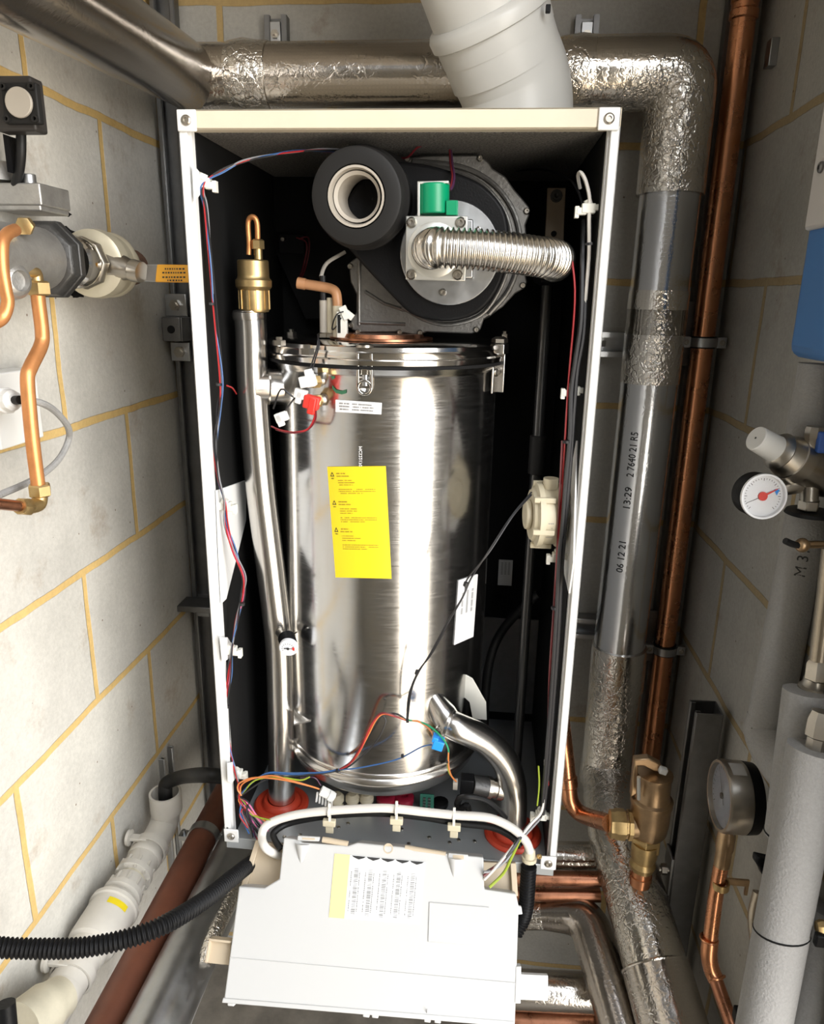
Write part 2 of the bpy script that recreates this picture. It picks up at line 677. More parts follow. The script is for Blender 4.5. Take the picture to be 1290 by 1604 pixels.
# glass: clear pane that lets light through and keeps a gloss
def clear_glass():
    m = bpy.data.materials.new('clear_pane')
    m.use_nodes = True
    nt = m.node_tree
    nt.nodes.clear()
    out = nd(nt, 'ShaderNodeOutputMaterial')
    mx = nd(nt, 'ShaderNodeMixShader')
    tr = nd(nt, 'ShaderNodeBsdfTransparent')
    gl = nd(nt, 'ShaderNodeBsdfGlossy', i_Roughness=.05)
    mx.inputs[0].default_value = .05
    nt.links.new(tr.outputs[0], mx.inputs[1])
    nt.links.new(gl.outputs[0], mx.inputs[2])
    nt.links.new(mx.outputs[0], out.inputs[0])
    return m
M['glass'] = clear_glass()

# ================================================================== ROOM
XL, XR, YB, ZF, ZC = -.485, .53, .50, -.80, 1.45
struct(G().rng((XL-.1, YB, ZF), (XR+.1, YB+.1, ZC)), 'wall_back', blockwork('block_back', 0, .3645-.183, .72, (.46, .33, .15)))  # same blockwork, its shade put into darker block and mortar colours
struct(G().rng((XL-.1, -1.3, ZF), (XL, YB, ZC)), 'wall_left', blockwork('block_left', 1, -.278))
struct(G().rng((XR, -.32, ZF), (XR+.1, YB, ZC)), 'wall_right', blockwork('block_right', 1, -.301-.183, .72, (.36, .28, .16)))  # dim right side painted in: darker blocks and mortar than the left wall
struct(G().rng((XL-.1, -1.35, ZF), (.58, -1.25, ZC)), 'wall_front', blockwork('block_front', 0, 0))  # unseen wall, added to block light and narrow the streak on the drum
struct(G().rng((XL-.1, -1.3, ZF-.05), (XR+.1, YB+.1, ZF)), 'floor', M['floor'])
struct(G().rng((XL-.1, -.5, ZC), (XR+.1, YB+.1, ZC+.06)), 'ceiling', M['ceil'])  # unseen, added to cut the sky light and shape reflections


# ================================================================== STRUT CHANNELS
def channel(p0, p1, w, d, open_dir, lip=.007, t=.0022, slots=0, slot_l=.028, slot_w=.013):
    """slotted C-channel running p0 -> p1, its open side facing open_dir"""
    g = G()
    p0, p1 = V(p0), V(p1)
    ax = (p1-p0).normalized()
    o = V(open_dir).normalized()
    s = ax.cross(o).normalized()
    L = (p1-p0).length
    c = (p0+p1)/2
    B = (ax, s, o)
    g.box(c+s*(w/2), (L, t, d), B)
    g.box(c-s*(w/2), (L, t, d), B)
    if slots:
        pitch_l = L/slots
        g.box(c-o*(d/2)+s*(w/4+slot_w/4), (L, w/2-slot_w/2, t), B)
        g.box(c-o*(d/2)-s*(w/4+slot_w/4), (L, w/2-slot_w/2, t), B)
        for k in range(slots+1):
            e = min(max(-L/2+k*pitch_l, -L/2), L/2)
            ln = pitch_l-slot_l
            a, b = max(e-ln/2, -L/2), min(e+ln/2, L/2)
            g.box(c+ax*((a+b)/2)-o*(d/2), (b-a, slot_w, t), B)
    else:
        g.box(c-o*(d/2), (L, w, t), B)
    for q in (1, -1):
        g.box(c+s*(q*(w/2-lip/2))+o*(d/2), (L, lip, t), B)
        g.box(c+s*(q*(w/2-lip))+o*(d/2-.004), (L, t, .008), B)
    return g

solo(channel((-.452, .476, -.5), (-.452, .476, 1.445), .041, .021, (0, -1, 0)), 'strut_channel', M['galvd'],
     'tall steel strut channel upright in the corner left of the boiler', 'strut channel', bevel=.0008)
solo(channel((.492, .482, -.6), (.492, .482, 1.445), .041, .021, (0, -1, 0), slots=40), 'strut_channel', M['galvd'],
     'tall dark slotted strut channel behind the bare copper riser on the right', 'strut channel')
solo(channel((-.43, .482, .722), (.46, .482, .722), .041, .03, (0, -1, 0), slots=16, slot_l=.022, slot_w=.011), 'strut_channel', M['galv'],
     'upper slotted steel rail fixed across the back wall', 'strut channel')
solo(channel((-.47, .482, .166), (.46, .482, .166), .041, .03, (0, -1, 0), slots=16, slot_l=.022, slot_w=.011), 'strut_channel', M['galv'],
     'lower steel rail fixed across the back wall near boiler base height', 'strut channel')
for (px, lab) in ((434, 'short steel channel upright above the lagged pipe, left of the white flue'),
                  (917, 'short steel channel upright above the lagged pipe, right of the white flue')):
    a = at(px, 60, Y=.485)
    t = thing('pipe_support', lab, 'pipe support', (a.x, .49, 1.1), 'short channels above the lagged pipe')
    top = at(px, 26, Y=.485).z
    part(channel((a.x, .486, 1.08), (a.x, .486, top), .036, .02, (0, -1, 0)), 'channel', M['galvd'], t)
    g = G().box((a.x, .480, top-.028), (.018, .014, .035))
    part(g, 'clamp_plate', M['galv'], t, bevel=.001)
    part(G().lathe((a.x, .472, top-.03), (0, -1, 0), [(0, .007), (.004, .007), (.004, .0035), (.009, .0035)], 6), 'bolt', M['nickel'], t)

a, b = at(1180, 62, Y=.40), at(1176, 106, Y=.40)
solo(G().box((XR-.006, .40, (a.z+b.z)/2), (.012, .022, a.z-b.z)), 'wall_plate', M['galv'], 'thin steel plate on right wall near the top of copper riser', 'plate', bevel=.001)
# brackets clamping the boiler rail to the left strut
t = thing('rail_bracket', 'galvanised angle brackets with bolts on strut beside boiler left edge', 'bracket', at(280, 520, Y=.44))
for (x, y, w, h) in ((276, 478, .040, .040), (283, 551, .036, .034)):
    c = at(x, y, Y=.455)
    pl = part(G().box(c, (w, .006, h)), 'plate', M['galv'], t, bevel=.001)
    part(G().lathe(c+V((0, -.003, 0)), (0, -1, 0), [(0, .0105), (.007, .0105), (.007, .006), (.011, .006)], 6), 'bolt', M['nickel'], pl)
c = at(269, 516, Y=.42)
hk = part(G().box(c, (.034, .006, .042)).box(c+V((.017, .02, 0)), (.005, .04, .042)).box(c+V((0, .02, .02)), (.034, .04, .004)), 'hook', M['galvd'], t, bevel=.001)
part(G().cyl(c+V((0, -.0032, 0)), c+V((0, -.0042, 0)), .007), 'bolt_hole', M['blackm'], hk)
c = at(312, 945, Y=.44)
solo(G().box(c, (.075, .05, .005)).box(c+V((.0, .024, -.012)), (.075, .004, .028)).box(c+V((0, -.024, -.004)), (.075, .003, .012)),
     'rail_bracket', M['galvd'], 'flat steel shelf bracket low on the strut left of the boiler', 'bracket', bevel=.001)
c = at(253, 1200, Y=.30)
solo(channel((c.x, .3, c.z-.55), (c.x, .3, c.z+.032), .044, .034, (1, 0, 0)), 'strut_channel', M['galv'],
     'short cut steel channel standing beside the open white waste pipe', 'strut channel', bevel=.0008)
b = at(1107, 1088, Y=.22)
solo(channel((.492, .18, -.75), (.492, .18, b.z), .041, .041, (-1, 0, 0)), 'strut_channel', M['galvd'],
     'thick grey steel strut standing behind the round black-backed gauge', 'strut channel', bevel=.001)
# plate and stud on that strut
c = at(1045, 1355, Y=.19)
t = thing('stud_fixing', 'threaded steel stud with nut and plate beside brass safety valve', 'fixing', c)
part(G().box((.468, .18, c.z), (.004, .04, .075)), 'plate', M['galv'], t, bevel=.0008)
part(G().cyl((c.x-.02, .17, c.z+.008), (.468, .17, c.z+.008), .0045, seg=10), 'stud', M['nickel'], t)
part(G().lathe((.462, .17, c.z+.008), (-1, 0, 0), [(0, .0095), (.009, .0095)], 6), 'nut', M['nickel'], t)

# ================================================================== LAGGED PIPES AT THE BACK
ZH = 1.134
t = thing('lagged_pipe', 'foil lagged pipe running along left wall, behind boiler, down its right side', 'insulated pipe', (-.38, .38, 1.13))
pA = at(20, -47, Y=-.13)
pC = V((-.385, .405, ZH+.002))
R1 = .050
g = G().tube([pA-(pC-pA).normalized()*.9, pA, pC], R1, 28)
part(g, 'left_section', M['foild'], t, 'dull brown foil section along the left wall')
ver_top = V((.395, .395, ZH))
g = G().tube([pC, V((-.2, .40, ZH)), V((.0, .40, ZH)), V((.28, .397, ZH))], R1, 28)
part(g, 'cross_section', M['foilh'], t, 'scrim reinforced foil section behind the boiler top')
g = G().sphere(pC, R1*1.03, 24, 12)
part(g, 'corner_joint', M['foilw'], t, 'crumpled foil wrapped corner')
path = [V((.26, .397, ZH)), V((.33, .396, ZH)), ver_top, V((.395, .393, ZH-.12)), V((.395, .392, .96))]
pp = fillet(path, .045, 8)
part(G().tube(pp, .0525, 28), 'elbow', M['foilw'], t, 'bright crinkled foil elbow')
part(G().tube([V((.395, .392, .965)), V((.393, .39, .6)), V((.389, .385, .16))], [.047, .047, .047], 30), 'riser_section', M['foilv'], t, 'smooth grey foil section')
part(G().tube([V((.389, .385, .175)), V((.389, .384, .05)), V((.389, .382, -.06)), V((.389, .382, -.12))], [.051, .049, .049, .051], 28), 'lower_section', M['foilw'], t, 'crinkled taped foil section')
for (z, h) in ((.78, .035), (.725, .06), (.115, .03)):
    part(G().tube([V((.394, .39, z-h)), V((.394, .39, z+h))], .0488, 28), 'tape_band', M['foilw'], t)
# crumpled tape collars on the cross section
for (px, w) in ((385, .032), (925, .045)):
    x = at(px, 115, Y=.37).x
    part(G().tube([V((x-w, .40, ZH)), V((x-w*.3, .40, ZH)), V((x+w*.3, .40, ZH)), V((x+w, .40, ZH))], [R1+.002, R1+.006, R1+.003, R1+.002], 24), 'tape_collar', M['foilw'], t)
# printed date code along the riser
g = G()
def on_riser(u, v):
    z = .28+.34*u
    c = V((.389, .385, .16)).lerp(V((.393, .39, .6)), (z-.16)/.44) if z < .6 else V((.393, .39, .6)).lerp(V((.395, .392, .965)), (z-.6)/.365)
    a = math.radians(-112)+v/.0473
    return c+V((math.cos(a)*.0477, math.sin(a)*.0477, 0))
for (s, y0, k) in (('06 12 21', 898, .95), ('13:29', 800, 1.05), ('2 7640 21 R5', 748, .8)):
    g = G()
    u = (at(985, y0, Y=.345).z-.28)/.34
    text_geo(g, s, lambda x, y, u=u, k=k: on_riser(u+x*k/.34, -y), .018)
    part(g, 'printed_code', M['ink'], t, 'black printed digits')

# lower forward run of foil, below the safety valve
t = thing('lagged_pipe', 'thick foil lagged pipe coming forward along the bottom right below brass valve', 'insulated pipe', (.41, .1, -.29))
la = V((.388, .41, -.18))
lb = at(1062, 1640, D=1.12)
p1 = at(962, 1290, D=1.36)
part(G().tube(smooth([V((.389, .384, -.085)), at(955, 1232, D=1.43), p1, p1.lerp(lb, .3)], 6), [.052]*19, 28), 'bend', M['foilw'], t, 'taped foil bend')
part(G().tube([p1.lerp(lb, .25), p1.lerp(lb, .72)], [.052, .052], 28), 'sleeve', M['foilw'], t)
part(G().tube([p1.lerp(lb, .68), lb+(lb-p1)*.35], [.0545, .0545], 28), 'front_sleeve', M['foilh'], t)
part(G().torus(p1.lerp(lb, .685), lb-p1, .053, .003, 32), 'tape_ring', M['foilw'], t)

# second foil run further left and its cross pipe
t = thing('lagged_pipe', 'foil lagged pipe bending forward, left of the thick lower right pipe', 'insulated pipe', (.3, .1, -.4))
q = [at(790, 1432, D=1.38), at(850, 1432, D=1.36), at(918, 1432, D=1.34), at(945, 1520, D=1.26), at(988, 1660, D=1.17)]
qf = fillet(q, .06, 8)
part(G().tube(qf[:6], .0265, 24), 'cross_pipe', M['foilw'], t)
part(G().tube(qf[5:], [.0265+.010*min(1, i/8) for i in range(len(qf)-5)], 24), 'forward_pipe', M['foild'], t)
solo(G().tube([at(780, 1548, D=1.34), at(930, 1556, D=1.33)], .034, 24), 'lagged_pipe', M['foilh'],
     'short foil lagged cross pipe behind the white lug, lowest of the foil crossings', 'insulated pipe')
solo(G().tube([at(780, 1600, D=1.36), at(935, 1606, D=1.34)], .03, 24), 'iron_pipe', M['copperd'],
     'brown pipe running crosswise along the bottom edge below the lowest foil crossing', 'pipe')
solo(G().tube([at(800, 1341, D=1.42), at(935, 1343, D=1.40)], .028, 24), 'lagged_pipe', M['foilh'],
     'foil lagged cross pipe just below the boiler bottom right corner', 'insulated pipe')
solo(G().tube([at(790, 1374, D=1.34), at(945, 1377, D=1.32)], .0135, 20), 'copper_pipe', M['copperd'],
     'upper of two dull copper pipes crossing under boiler right corner', 'copper pipe')
t = thing('copper_pipe', 'lower of two dull copper pipes crossing under boiler right corner', 'copper pipe', at(860, 1400, D=1.35))
part(G().tube([at(790, 1400, D=1.36), at(940, 1402, D=1.34)], .0125, 20), 'tube', M['copperd'], t)
part(G().tube([at(853, 1400, D=1.355), at(863, 1400, D=1.355)], .0142, 20), 'collar', M['copperd'], t)

# ================================================================== COPPER RISER
xr, yr = .487, .438
t = thing('copper_pipe', 'tall bare copper riser in the right back corner', 'copper pipe', (xr, yr, -.2))
part(G().tube([V((xr, yr, -.25)), V((xr, yr, .4)), V((xr, yr, 1.445))], .0185, 24), 'tube', M['copper'], t)
zt = at(1163, 18, Y=yr).z
part(G().lathe((xr, yr, zt-.012), (0, 0, 1), [(0, .0192), (.002, .0215), (.012, .0215), (.014, .020), (.022, .020), (.024, .0215), (.05, .0215)], 24), 'coupling', M['copper'], t)
for (py, lab) in ((537, 'upper steel pipe clip with black rubber band on copper riser'), (1023, 'lower steel pipe clip on copper riser, near gap above brass valve')):
    z = at(1100 if py < 700 else 1045, py, Y=yr-.02).z
    t = thing('pipe_clip', lab, 'pipe clip', (xr, yr, z), 'clips on the copper riser')
    part(G().ring((xr, yr, z-.0075), (0, 0, 1), .0215, .0238, .015, 28), 'band', M['galv'], t)
    part(G().ring((xr, yr, z-.010), (0, 0, 1), .0186, .0214, .020, 28), 'rubber_lining', M['rubber'], t)
    for s in (-1, 1):
        e = part(G().box((xr+s*.030, yr-.004, z), (.015, .010, .018)), 'ear', M['galv'], t, bevel=.0008)
        part(G().screw((xr+s*.030, yr-.009, z), (0, -1, 0), .0048, .003), 'screw', M['nickel'], e)
    part(G().tube([V((xr, yr+.022, z)), V((xr, .478, z))], .004, 8), 'stud', M['nickel'], t)
    part(G().box((xr-.03, .468, z+.012), (.035, .006, .11)), 'back_plate', M['galvd'], t, bevel=.001)
# ================================================================== BOILER CASING
t = thing('boiler_casing', 'open white boiler casing with black lined inside, front cover removed', 'boiler casing', (0, .2, 0))
CAS = t
DEP = .385
for s, nm in ((-1, 'left'), (1, 'right')):
    g = G()
    g.rng((min(s*.25, s*.2475), 0, 0), (max(s*.25, s*.2475), DEP, 1.0))
    g.rng((min(s*.25, s*.240), 0, 0), (max(s*.25, s*.240), .012, 1.0))
    g.rng((min(s*.2415, s*.2375), .006, 0.0), (max(s*.2415, s*.2375), .018, 1.0))
    part(g, 'side_panel', M['white'], t, bevel=.0012)
    part(G().rng((min(s*.2470, s*.2365), .018, .0), (max(s*.2470, s*.2365), DEP-.005, .985)), 'side_lining', M['liner'], t)
g = G().rng((-.25, 0, .9975), (.25, DEP, 1.0)).rng((-.25, 0, .980), (.25, .012, 1.0)).rng((-.24, .004, .9795), (.24, .02, .9825))
part(g, 'top_panel', M['cream'], t, bevel=.001)  # cream tint of the rail is painted warm light
g = G().rng((-.236, .02, .979), (.236, DEP-.005, .992))
part(g, 'foam_lining', M['foam'], t, 'grainy black foam under the top', bevel=.002)
part(G().rng((-.247, DEP-.003, .0), (.247, DEP, .995)), 'back_panel', M['blackm'], t)
part(G().rng((-.236, DEP-.008, .02), (.236, DEP-.004, .22)), 'back_plate', M['galvd'], t, 'bare metal lower back plate')
# upper black rear plate with a step, left of fan
g = G().prism([at(q[0], q[1], Y=.345) for q in ((402, 252), (660, 252), (660, 500), (478, 500), (430, 392))], (0, .012, 0))
part(g, 'rear_baffle', M['black'], t, bevel=.001)
# base tray
g = G().rng((-.247, .0, -.004), (.247, DEP, .0)).rng((-.247, -.003, -.016), (.247, .0, .0025)).rng((-.247, .0, 0), (-.243, .06, .02))
part(g, 'base_tray', M['tray'], t, bevel=.0008)
rv = G()
for (px, py) in ((718, 1316), (743, 1318), (629, 1299), (672, 1312), (704, 1320), (530, 1296), (545, 1290), (640, 1322), (430, 1307), (445, 1311), (470, 1308)):
    rv.lathe(at(px, py, Z=.0), (0, 0, 1), [(0, .003), (.0015, .0025), (.002, 0)], 10)
part(rv, 'rivets', M['nickel'], t)
for (x, z, px, py) in ((-.2385, .988, 301, 180), (.2365, .988, 940, 177), (-.2385, .006, 376, 1303), (.2385, .006, 876, 1354)):
    sgn = -1 if x < 0 else 1
    b = part(G().rng((x-.0115, -.0035, z-.0115), (x+.0115, -.0005, z+.0115)), 'corner_bracket', M['white'], t, bevel=.002)
    part(G().screw((x, -.0035, z), (0, -1, 0), .006, .003), 'screw', M['nickel'], b)
# white plates folded in from the side panels
def onside(px, py, s):
    return at(px, py, X=s*.2362)
for s, poly in ((-1, ((300, 258), (312, 272), (314, 300), (303, 316))),
                (-1, ((337, 768), (383, 752), (383, 815), (352, 938), (345, 945), (341, 870))),
                (-1, ((343, 998), (354, 998), (362, 1012), (358, 1030), (347, 1038))),
                (-1, ((355, 1195), (362, 1193), (370, 1215), (360, 1228), (356, 1224))),
                (1, ((905, 690), (893, 755), (885, 860), (886, 900), (893, 930), (900, 880)))):
    part(G().prism([onside(x, y, s) for x, y in poly], (-s*.0025, 0, 0)), 'side_plate', M['white'], t, 'white plate on the black lining', bevel=.0005)
CAS_HOLES = None

# ================================================================== FLUE
FX = at(812, 160, Y=.25)
t = thing('flue_pipe', 'pale grey plastic flue elbow rising from the boiler top', 'flue', (FX.x, .25, 1.0))
RF = .076
Z0 = 1.0
xb = FX.x
part(G().lathe((xb, .25, Z0), (0, 0, 1), [(0, RF+.008), (.006, RF+.008), (.012, RF+.003), (.02, RF+.001)], 48), 'base_ring', M['flue'], t)
p = [V((xb, .25, Z0+.004)), V((xb, .25, Z0+.045)), V((xb-.008, .243, Z0+.083)), V((xb-.028, .224, Z0+.117))]
ps = smooth(p, 8)
part(G().tube(ps, RF, 48), 'elbow', M['flue'], t)
d = (p[3]-p[2]).normalized()
d = V((-.40, -.42, .82)).normalized()
part(G().tube([p[3]-d*.020, p[3]+d*.02], RF+.0008, 48), 'joint_seam', M['flue'], t)
part(G().lathe(p[3]+d*.012, d, [(0, RF), (.0, RF+.0015), (.022, RF+.0025), (.024, RF+.007), (.036, RF+.008), (.042, RF+.005), (.046, RF)], 48), 'collar', M['flue'], t)
part(G().tube([p[3]+d*.03, p[3]+d*.4], RF-.002, 48), 'upper_pipe', M['flue'], t)
sp = at(858, 14, Y=.150)
part(G().box(sp, (.006, .006, .009)), 'test_plug', M['black'], t, 'small black plug', bevel=.0008)

# ================================================================== HEAT EXCHANGER
XC, YC, RS = -.027, .170, .158
t = thing('heat_exchanger', 'large shiny stainless steel drum filling the boiler casing', 'heat exchanger', (XC, YC, .07))
HX = t
part(G().lathe((XC, YC, 0), (0, 0, 1), [(.10, RS-.004), (.13, RS-.001), (.35, RS), (.66, RS), (.700, RS+.001), (.704, RS+.004), (.712, RS+.010)], 96), 'shell', M['steel'], t, angle=60)
part(G().lathe((XC, YC, 0), (0, 0, 1), [(.062, 0), (.063, .07), (.066, .12), (.075, .143), (.084, .152), (.094, RS-.002), (.101, RS+.001), (.105, RS+.0035), (.110, RS+.0035), (.114, RS-.001), (.119, RS+.0005), (.123, RS-.002)], 96), 'base_pan', M['steel2'], t, angle=60)
part(G().lathe((XC, YC, 0), (0, 0, 1), [(.711, RS+.004), (.711, RS+.0115), (.715, RS+.0115), (.716, RS+.004)], 96), 'gasket', M['blackm'], t)
part(G().lathe((XC, YC, 0), (0, 0, 1), [(.716, .05), (.716, RS+.012), (.722, RS+.013), (.724, RS+.010), (.730, RS+.010), (.733, RS+.012), (.738, RS+.011), (.740, RS+.004), (.740, .06), (.744, 0)], 96), 'lid', M['chrome'], t)
# lid clamps
def hxp(px, py, e=0):
    p = atcyl(px, py, XC, YC, RS)
    n = V((p.x-XC, p.y-YC, 0)).normalized()
    return p+n*e, n
c0, n = hxp(573, 578, .004)
tg = n.cross(V((0, 0, 1)))
B = (tg, n, V((0, 0, 1)))
c0 = c0+V((0, 0, .002))
cl = part(G().box(c0+tg*.0085, (.0035, .012, .050), B).box(c0-tg*.0085, (.0035, .012, .050), B).box(c0-n*.004, (.020, .002, .054), B).ring(c0-V((0, 0, .024))-n*.006, n, .0068, .0102, .012, 20), 'clamp', M['chrome'], t, bevel=.001)
part(G().cyl(c0+n*.002-V((0, 0, .022)), c0+n*.002+V((0, 0, .026)), .0035, seg=10), 'bolt', M['galv'], cl)
part(G().lathe(c0+n*.004+V((0, 0, .025)), (0, 0, 1), [(0, .011), (.003, .011), (.005, .006)], 16), 'cap', M['nickel'], cl)
part(G().lathe(c0+n*.003-V((0, 0, .008)), (0, 0, 1), [(0, .0065), (.007, .0065)], 6), 'nut', M['chrome'], cl)
c0, n = hxp(769, 583, .006)
tg = n.cross(V((0, 0, 1)))
B = (tg, n, V((0, 0, 1)))
cl = part(G().box(c0, (.026, .003, .056), B).box(c0+tg*(-.011)+n*.004, (.004, .012, .056), B).box(c0+V((0, 0, .032))+n*.004, (.022, .02, .014), B), 'clamp', M['steel2'], t, bevel=.0012)
part(G().screw(c0+n*.001, n, .006, .003), 'screw', M['nickel'], cl)
part(G().lathe(c0+V((0, 0, .04))+n*.004, (0, 0, 1), [(0, .011), (.005, .011), (.008, .006)], 6), 'bolt', M['nickel'], cl)
for (px, py) in ((437, 533), (456, 520), (790, 523), (480, 546)):
    q = at(px, py, Z=.745)
    part(G().lathe((q.x, q.y, .739), (0, 0, 1), [(0, .008), (.006, .008), (.006, .004), (.010, .004)], 6), 'lid_bolt', M['nickel'], t)
# copper coloured gasket under the fan
part(G().lathe((XC-.005, YC-.03, .741), (0, 0, 1), [(0, .072), (.003, .072), (.003, .06), (.008, .058)], 40), 'fan_gasket', M['copperd'], t, 'copper coloured ring')

# ---- labels on the drum
def drum_patch(corners, e=.0009, nu=14, nv=10):
    (x0, y0), (x1, y1), (x2, y2), (x3, y3) = corners      # tl tr br bl
    def f(u, v, ex=0.0):
        x = (x0*(1-u)+x1*u)*(1-v)+(x3*(1-u)+x2*u)*v
        y = (y0*(1-u)+y1*u)*(1-v)+(y3*(1-u)+y2*u)*v
        return hxp(x, y, e+ex)[0]
    return f
def patch(f, nu=14, nv=10):
    return G().grid(lambda u, v: f(u, v, .0004), nu, nv).grid(lambda u, v: f(1-u, v, -.0004), nu, nv)
def bars(g, f, u0, u1, v, h, dens=.7, e=.0007, seed=1, n=16):
    """a line of illegible print"""
    rnd = random.Random(seed)
    u = u0
    while u < u1:
        w = rnd.uniform(.012, .05)*(u1-u0)
        if rnd.random() < dens+.2:
            g.add([f(min(u, u1), v, e), f(min(u+w, u1), v, e), f(min(u+w, u1), v+h, e), f(min(u, u1), v+h, e)], [(0, 3, 2, 1)])
        u += w+.012*(u1-u0)
fy = drum_patch(((513, 731), (604, 730), (613, 906), (526, 904)))
yl = part(patch(fy), 'warning_label', M['yellow'], t, 'yellow warning label')
g = G()
rnd = random.Random(3)
for blk, v0 in ((0, .055), (1, .31), (2, .555)):
    bars(g, fy, .15, .30, v0, .012, seed=blk)
    bars(g, fy, .15, .36, v0+.025, .01, seed=blk+9)
    for k in range(3):
        bars(g, fy, .17, .17+rnd.uniform(.2, .35), v0+.065+k*.02, .008, seed=blk*10+k)
    for k in range(3):
        bars(g, fy, .17, .80 if k < 2 else .6, v0+.145+k*.018, .008, seed=blk*20+k)
part(g, 'fine_print', M['inky'], yl)
g = G()
for v0 in (.045, .30, .545):
    a, b = .045, .115
    g.add([fy((a+b)/2, v0, .0008), fy(a, v0+.042, .0008), fy(b, v0+.042, .0008)], [(0, 1, 2)])
    bars(g, fy, a+.01, b-.01, v0+.055, .01, seed=5)
part(g, 'warning_triangles', M['ink'], yl)
g = G()
for v0 in (.045, .30, .545):
    a, b = .063, .097
    g.add([fy((a+b)/2, v0+.014, .001), fy(a, v0+.034, .001), fy(b, v0+.034, .001)], [(0, 1, 2)])
part(g, 'triangle_fill', M['yellow'], yl)
fw = drum_patch(((526, 626), (598, 631), (597, 649), (526, 645)))
wl = part(patch(fw, 10, 3), 'rating_sticker', M['paper'], t, 'small white sticker')
g = G()
for k in range(3):
    bars(g, fw, .08, .30, .2+k*.24, .12, seed=k)
    bars(g, fw, .36, .36+(.42, .5, .46)[k], .2+k*.24, .12, seed=k+7)
part(g, 'fine_print', M['inkg'], wl)
fb = drum_patch(((717, 909), (747, 899), (740, 997), (710, 1010)))
bl = part(patch(fb, 8, 10), 'barcode_sticker', M['paper'], t, 'white sticker with rotated print')
g = G()
for k in range(3):
    for j in range(18):
        v = .2+j*.02+.002*k
        if (j*7+k*5) % 6 == 0 and k != 1:
            continue
        u = .22+k*.25
        g.add([fb(u, v, .0007), fb(u+.10, v, .0007), fb(u+.10, v+.011, .0007), fb(u, v+.011, .0007)], [(0, 3, 2, 1)])
part(g, 'fine_print', M['inkg'], bl)
g = G()
fs = lambda u, v: hxp(567+v, 699+u, .0006)[0]
text_geo(g, 'MCS22170', lambda x, y: fs(x, -y+.0), 7.2)
part(g, 'serial_print', M['whiteink'], t, 'white serial number')
# green marker tick and stroke
g = G()
for pts in (((518, 585), (521, 592), (525, 590)), ((521, 606), (527, 613), (536, 615), (543, 613))):
    pl = [hxp(x, y, .0016)[0] for x, y in pts]
    for a, b in zip(pl, pl[1:]):
        d2 = V((0, 0, .0022))
        g.add([a-d2, b-d2, b+d2, a+d2], [(0, 1, 2, 3)])
part(g, 'marker_stroke', M['inkgreen'], t, 'green pen marks')
# short branch from the drum to the flow pipe
br = hxp(447, 604, 0)[0]
# outlet spout with ring at lower right
# bracket tab at lower left
q = at(478, 1120, Y=.07)
g = G().prism([at(460, 1100, Y=.10), at(475, 1098, Y=.10), at(492, 1118, Y=.06), at(503, 1124, Y=.045), at(460, 1134, Y=.045)], (0, 0, -.003))
part(g, 'bracket_tab', M['steel2'], t, bevel=.0004)

# ================================================================== FAN
t = thing('combustion_fan', 'large black and grey combustion fan with rubber air inlet on top of drum', 'fan', (XC+.05, .1, .745))
FAN = t
K = 1/2.6875
def cr(x, y, Y):
    return at(460+x*K, 200+y*K, Y=Y)
YF = .135
outl = ((420, 150), (470, 128), (560, 116), (785, 114), (822, 146), (835, 170), (890, 205), (930, 262), (955, 290), (992, 335), (990, 370), (975, 410), (985, 520), (972, 600), (982, 650), (968, 678), (930, 700), (880, 755), (800, 805), (785, 852), (750, 868), (560, 860), (520, 876), (440, 862), (270, 864), (240, 850), (238, 800), (262, 780), (262, 700), (238, 650), (230, 570), (262, 545), (330, 560))
g = G().prism([cr(x, y, YF) for x, y in outl], (0, .03, 0))
part(g, 'scroll_casting', M['castal'], t, 'grey cast scroll housing', bevel=.002)
g = G().prism([cr(700+265*math.cos(a)*1.02, 490+345*math.sin(a), YF+.028) for a in [2*PI*k/40 for k in range(40)]], (0, .045, 0))
part(g, 'rear_scroll', M['castd'], t, bevel=.004)
# raised rib and inner face on the casting
g = G()
rim = [cr(x, y, YF-.003) for x, y in ((545, 150), (700, 190), (800, 245), (880, 340), (912, 440), (908, 560), (862, 690), (785, 790), (660, 828), (560, 812), (455, 755))]
g.tube(smooth(rim, 6), .0028, 8)
part(g, 'rim_rib', M['castal'], t)
rim2 = [cr(x, y, YF-.002) for x, y in ((500, 140), (700, 165), (830, 230), (915, 335), (950, 450), (945, 570), (900, 690), (820, 785))]
part(G().tube(smooth(rim2, 6), .0035, 8), 'outer_rib', M['castal'], t)
g = G()
for pts in (((275, 820), (470, 828)), ((275, 560), (275, 830)), ((300, 690), (380, 740), (470, 770))):
    g.tube([cr(x, y, YF-.001) for x, y in pts], .0022, 8)
part(g, 'stiffening_rib', M['castal'], t)
# outlet neck down to the drum lid
g = G().prism([cr(x, y, YF+.005) for x, y in ((265, 800), (470, 800), (480, 905), (265, 905))], (0, .06, 0))
part(g, 'outlet_neck', M['castd'], t, bevel=.002)
# black volute
vol = ((205, 480), (240, 520), (330, 622), (455, 752), (500, 788), (560, 806), (660, 815), (775, 780), (855, 690), (898, 570), (905, 440), (880, 335), (800, 245), (700, 195), (560, 155), (420, 140), (330, 160), (220, 300))
part(G().prism(smooth([cr(x, y, .075) for x, y in vol], 3), (0, .065, 0)), 'volute', M['black'], t, 'black plastic volute', bevel=.008, bseg=3)
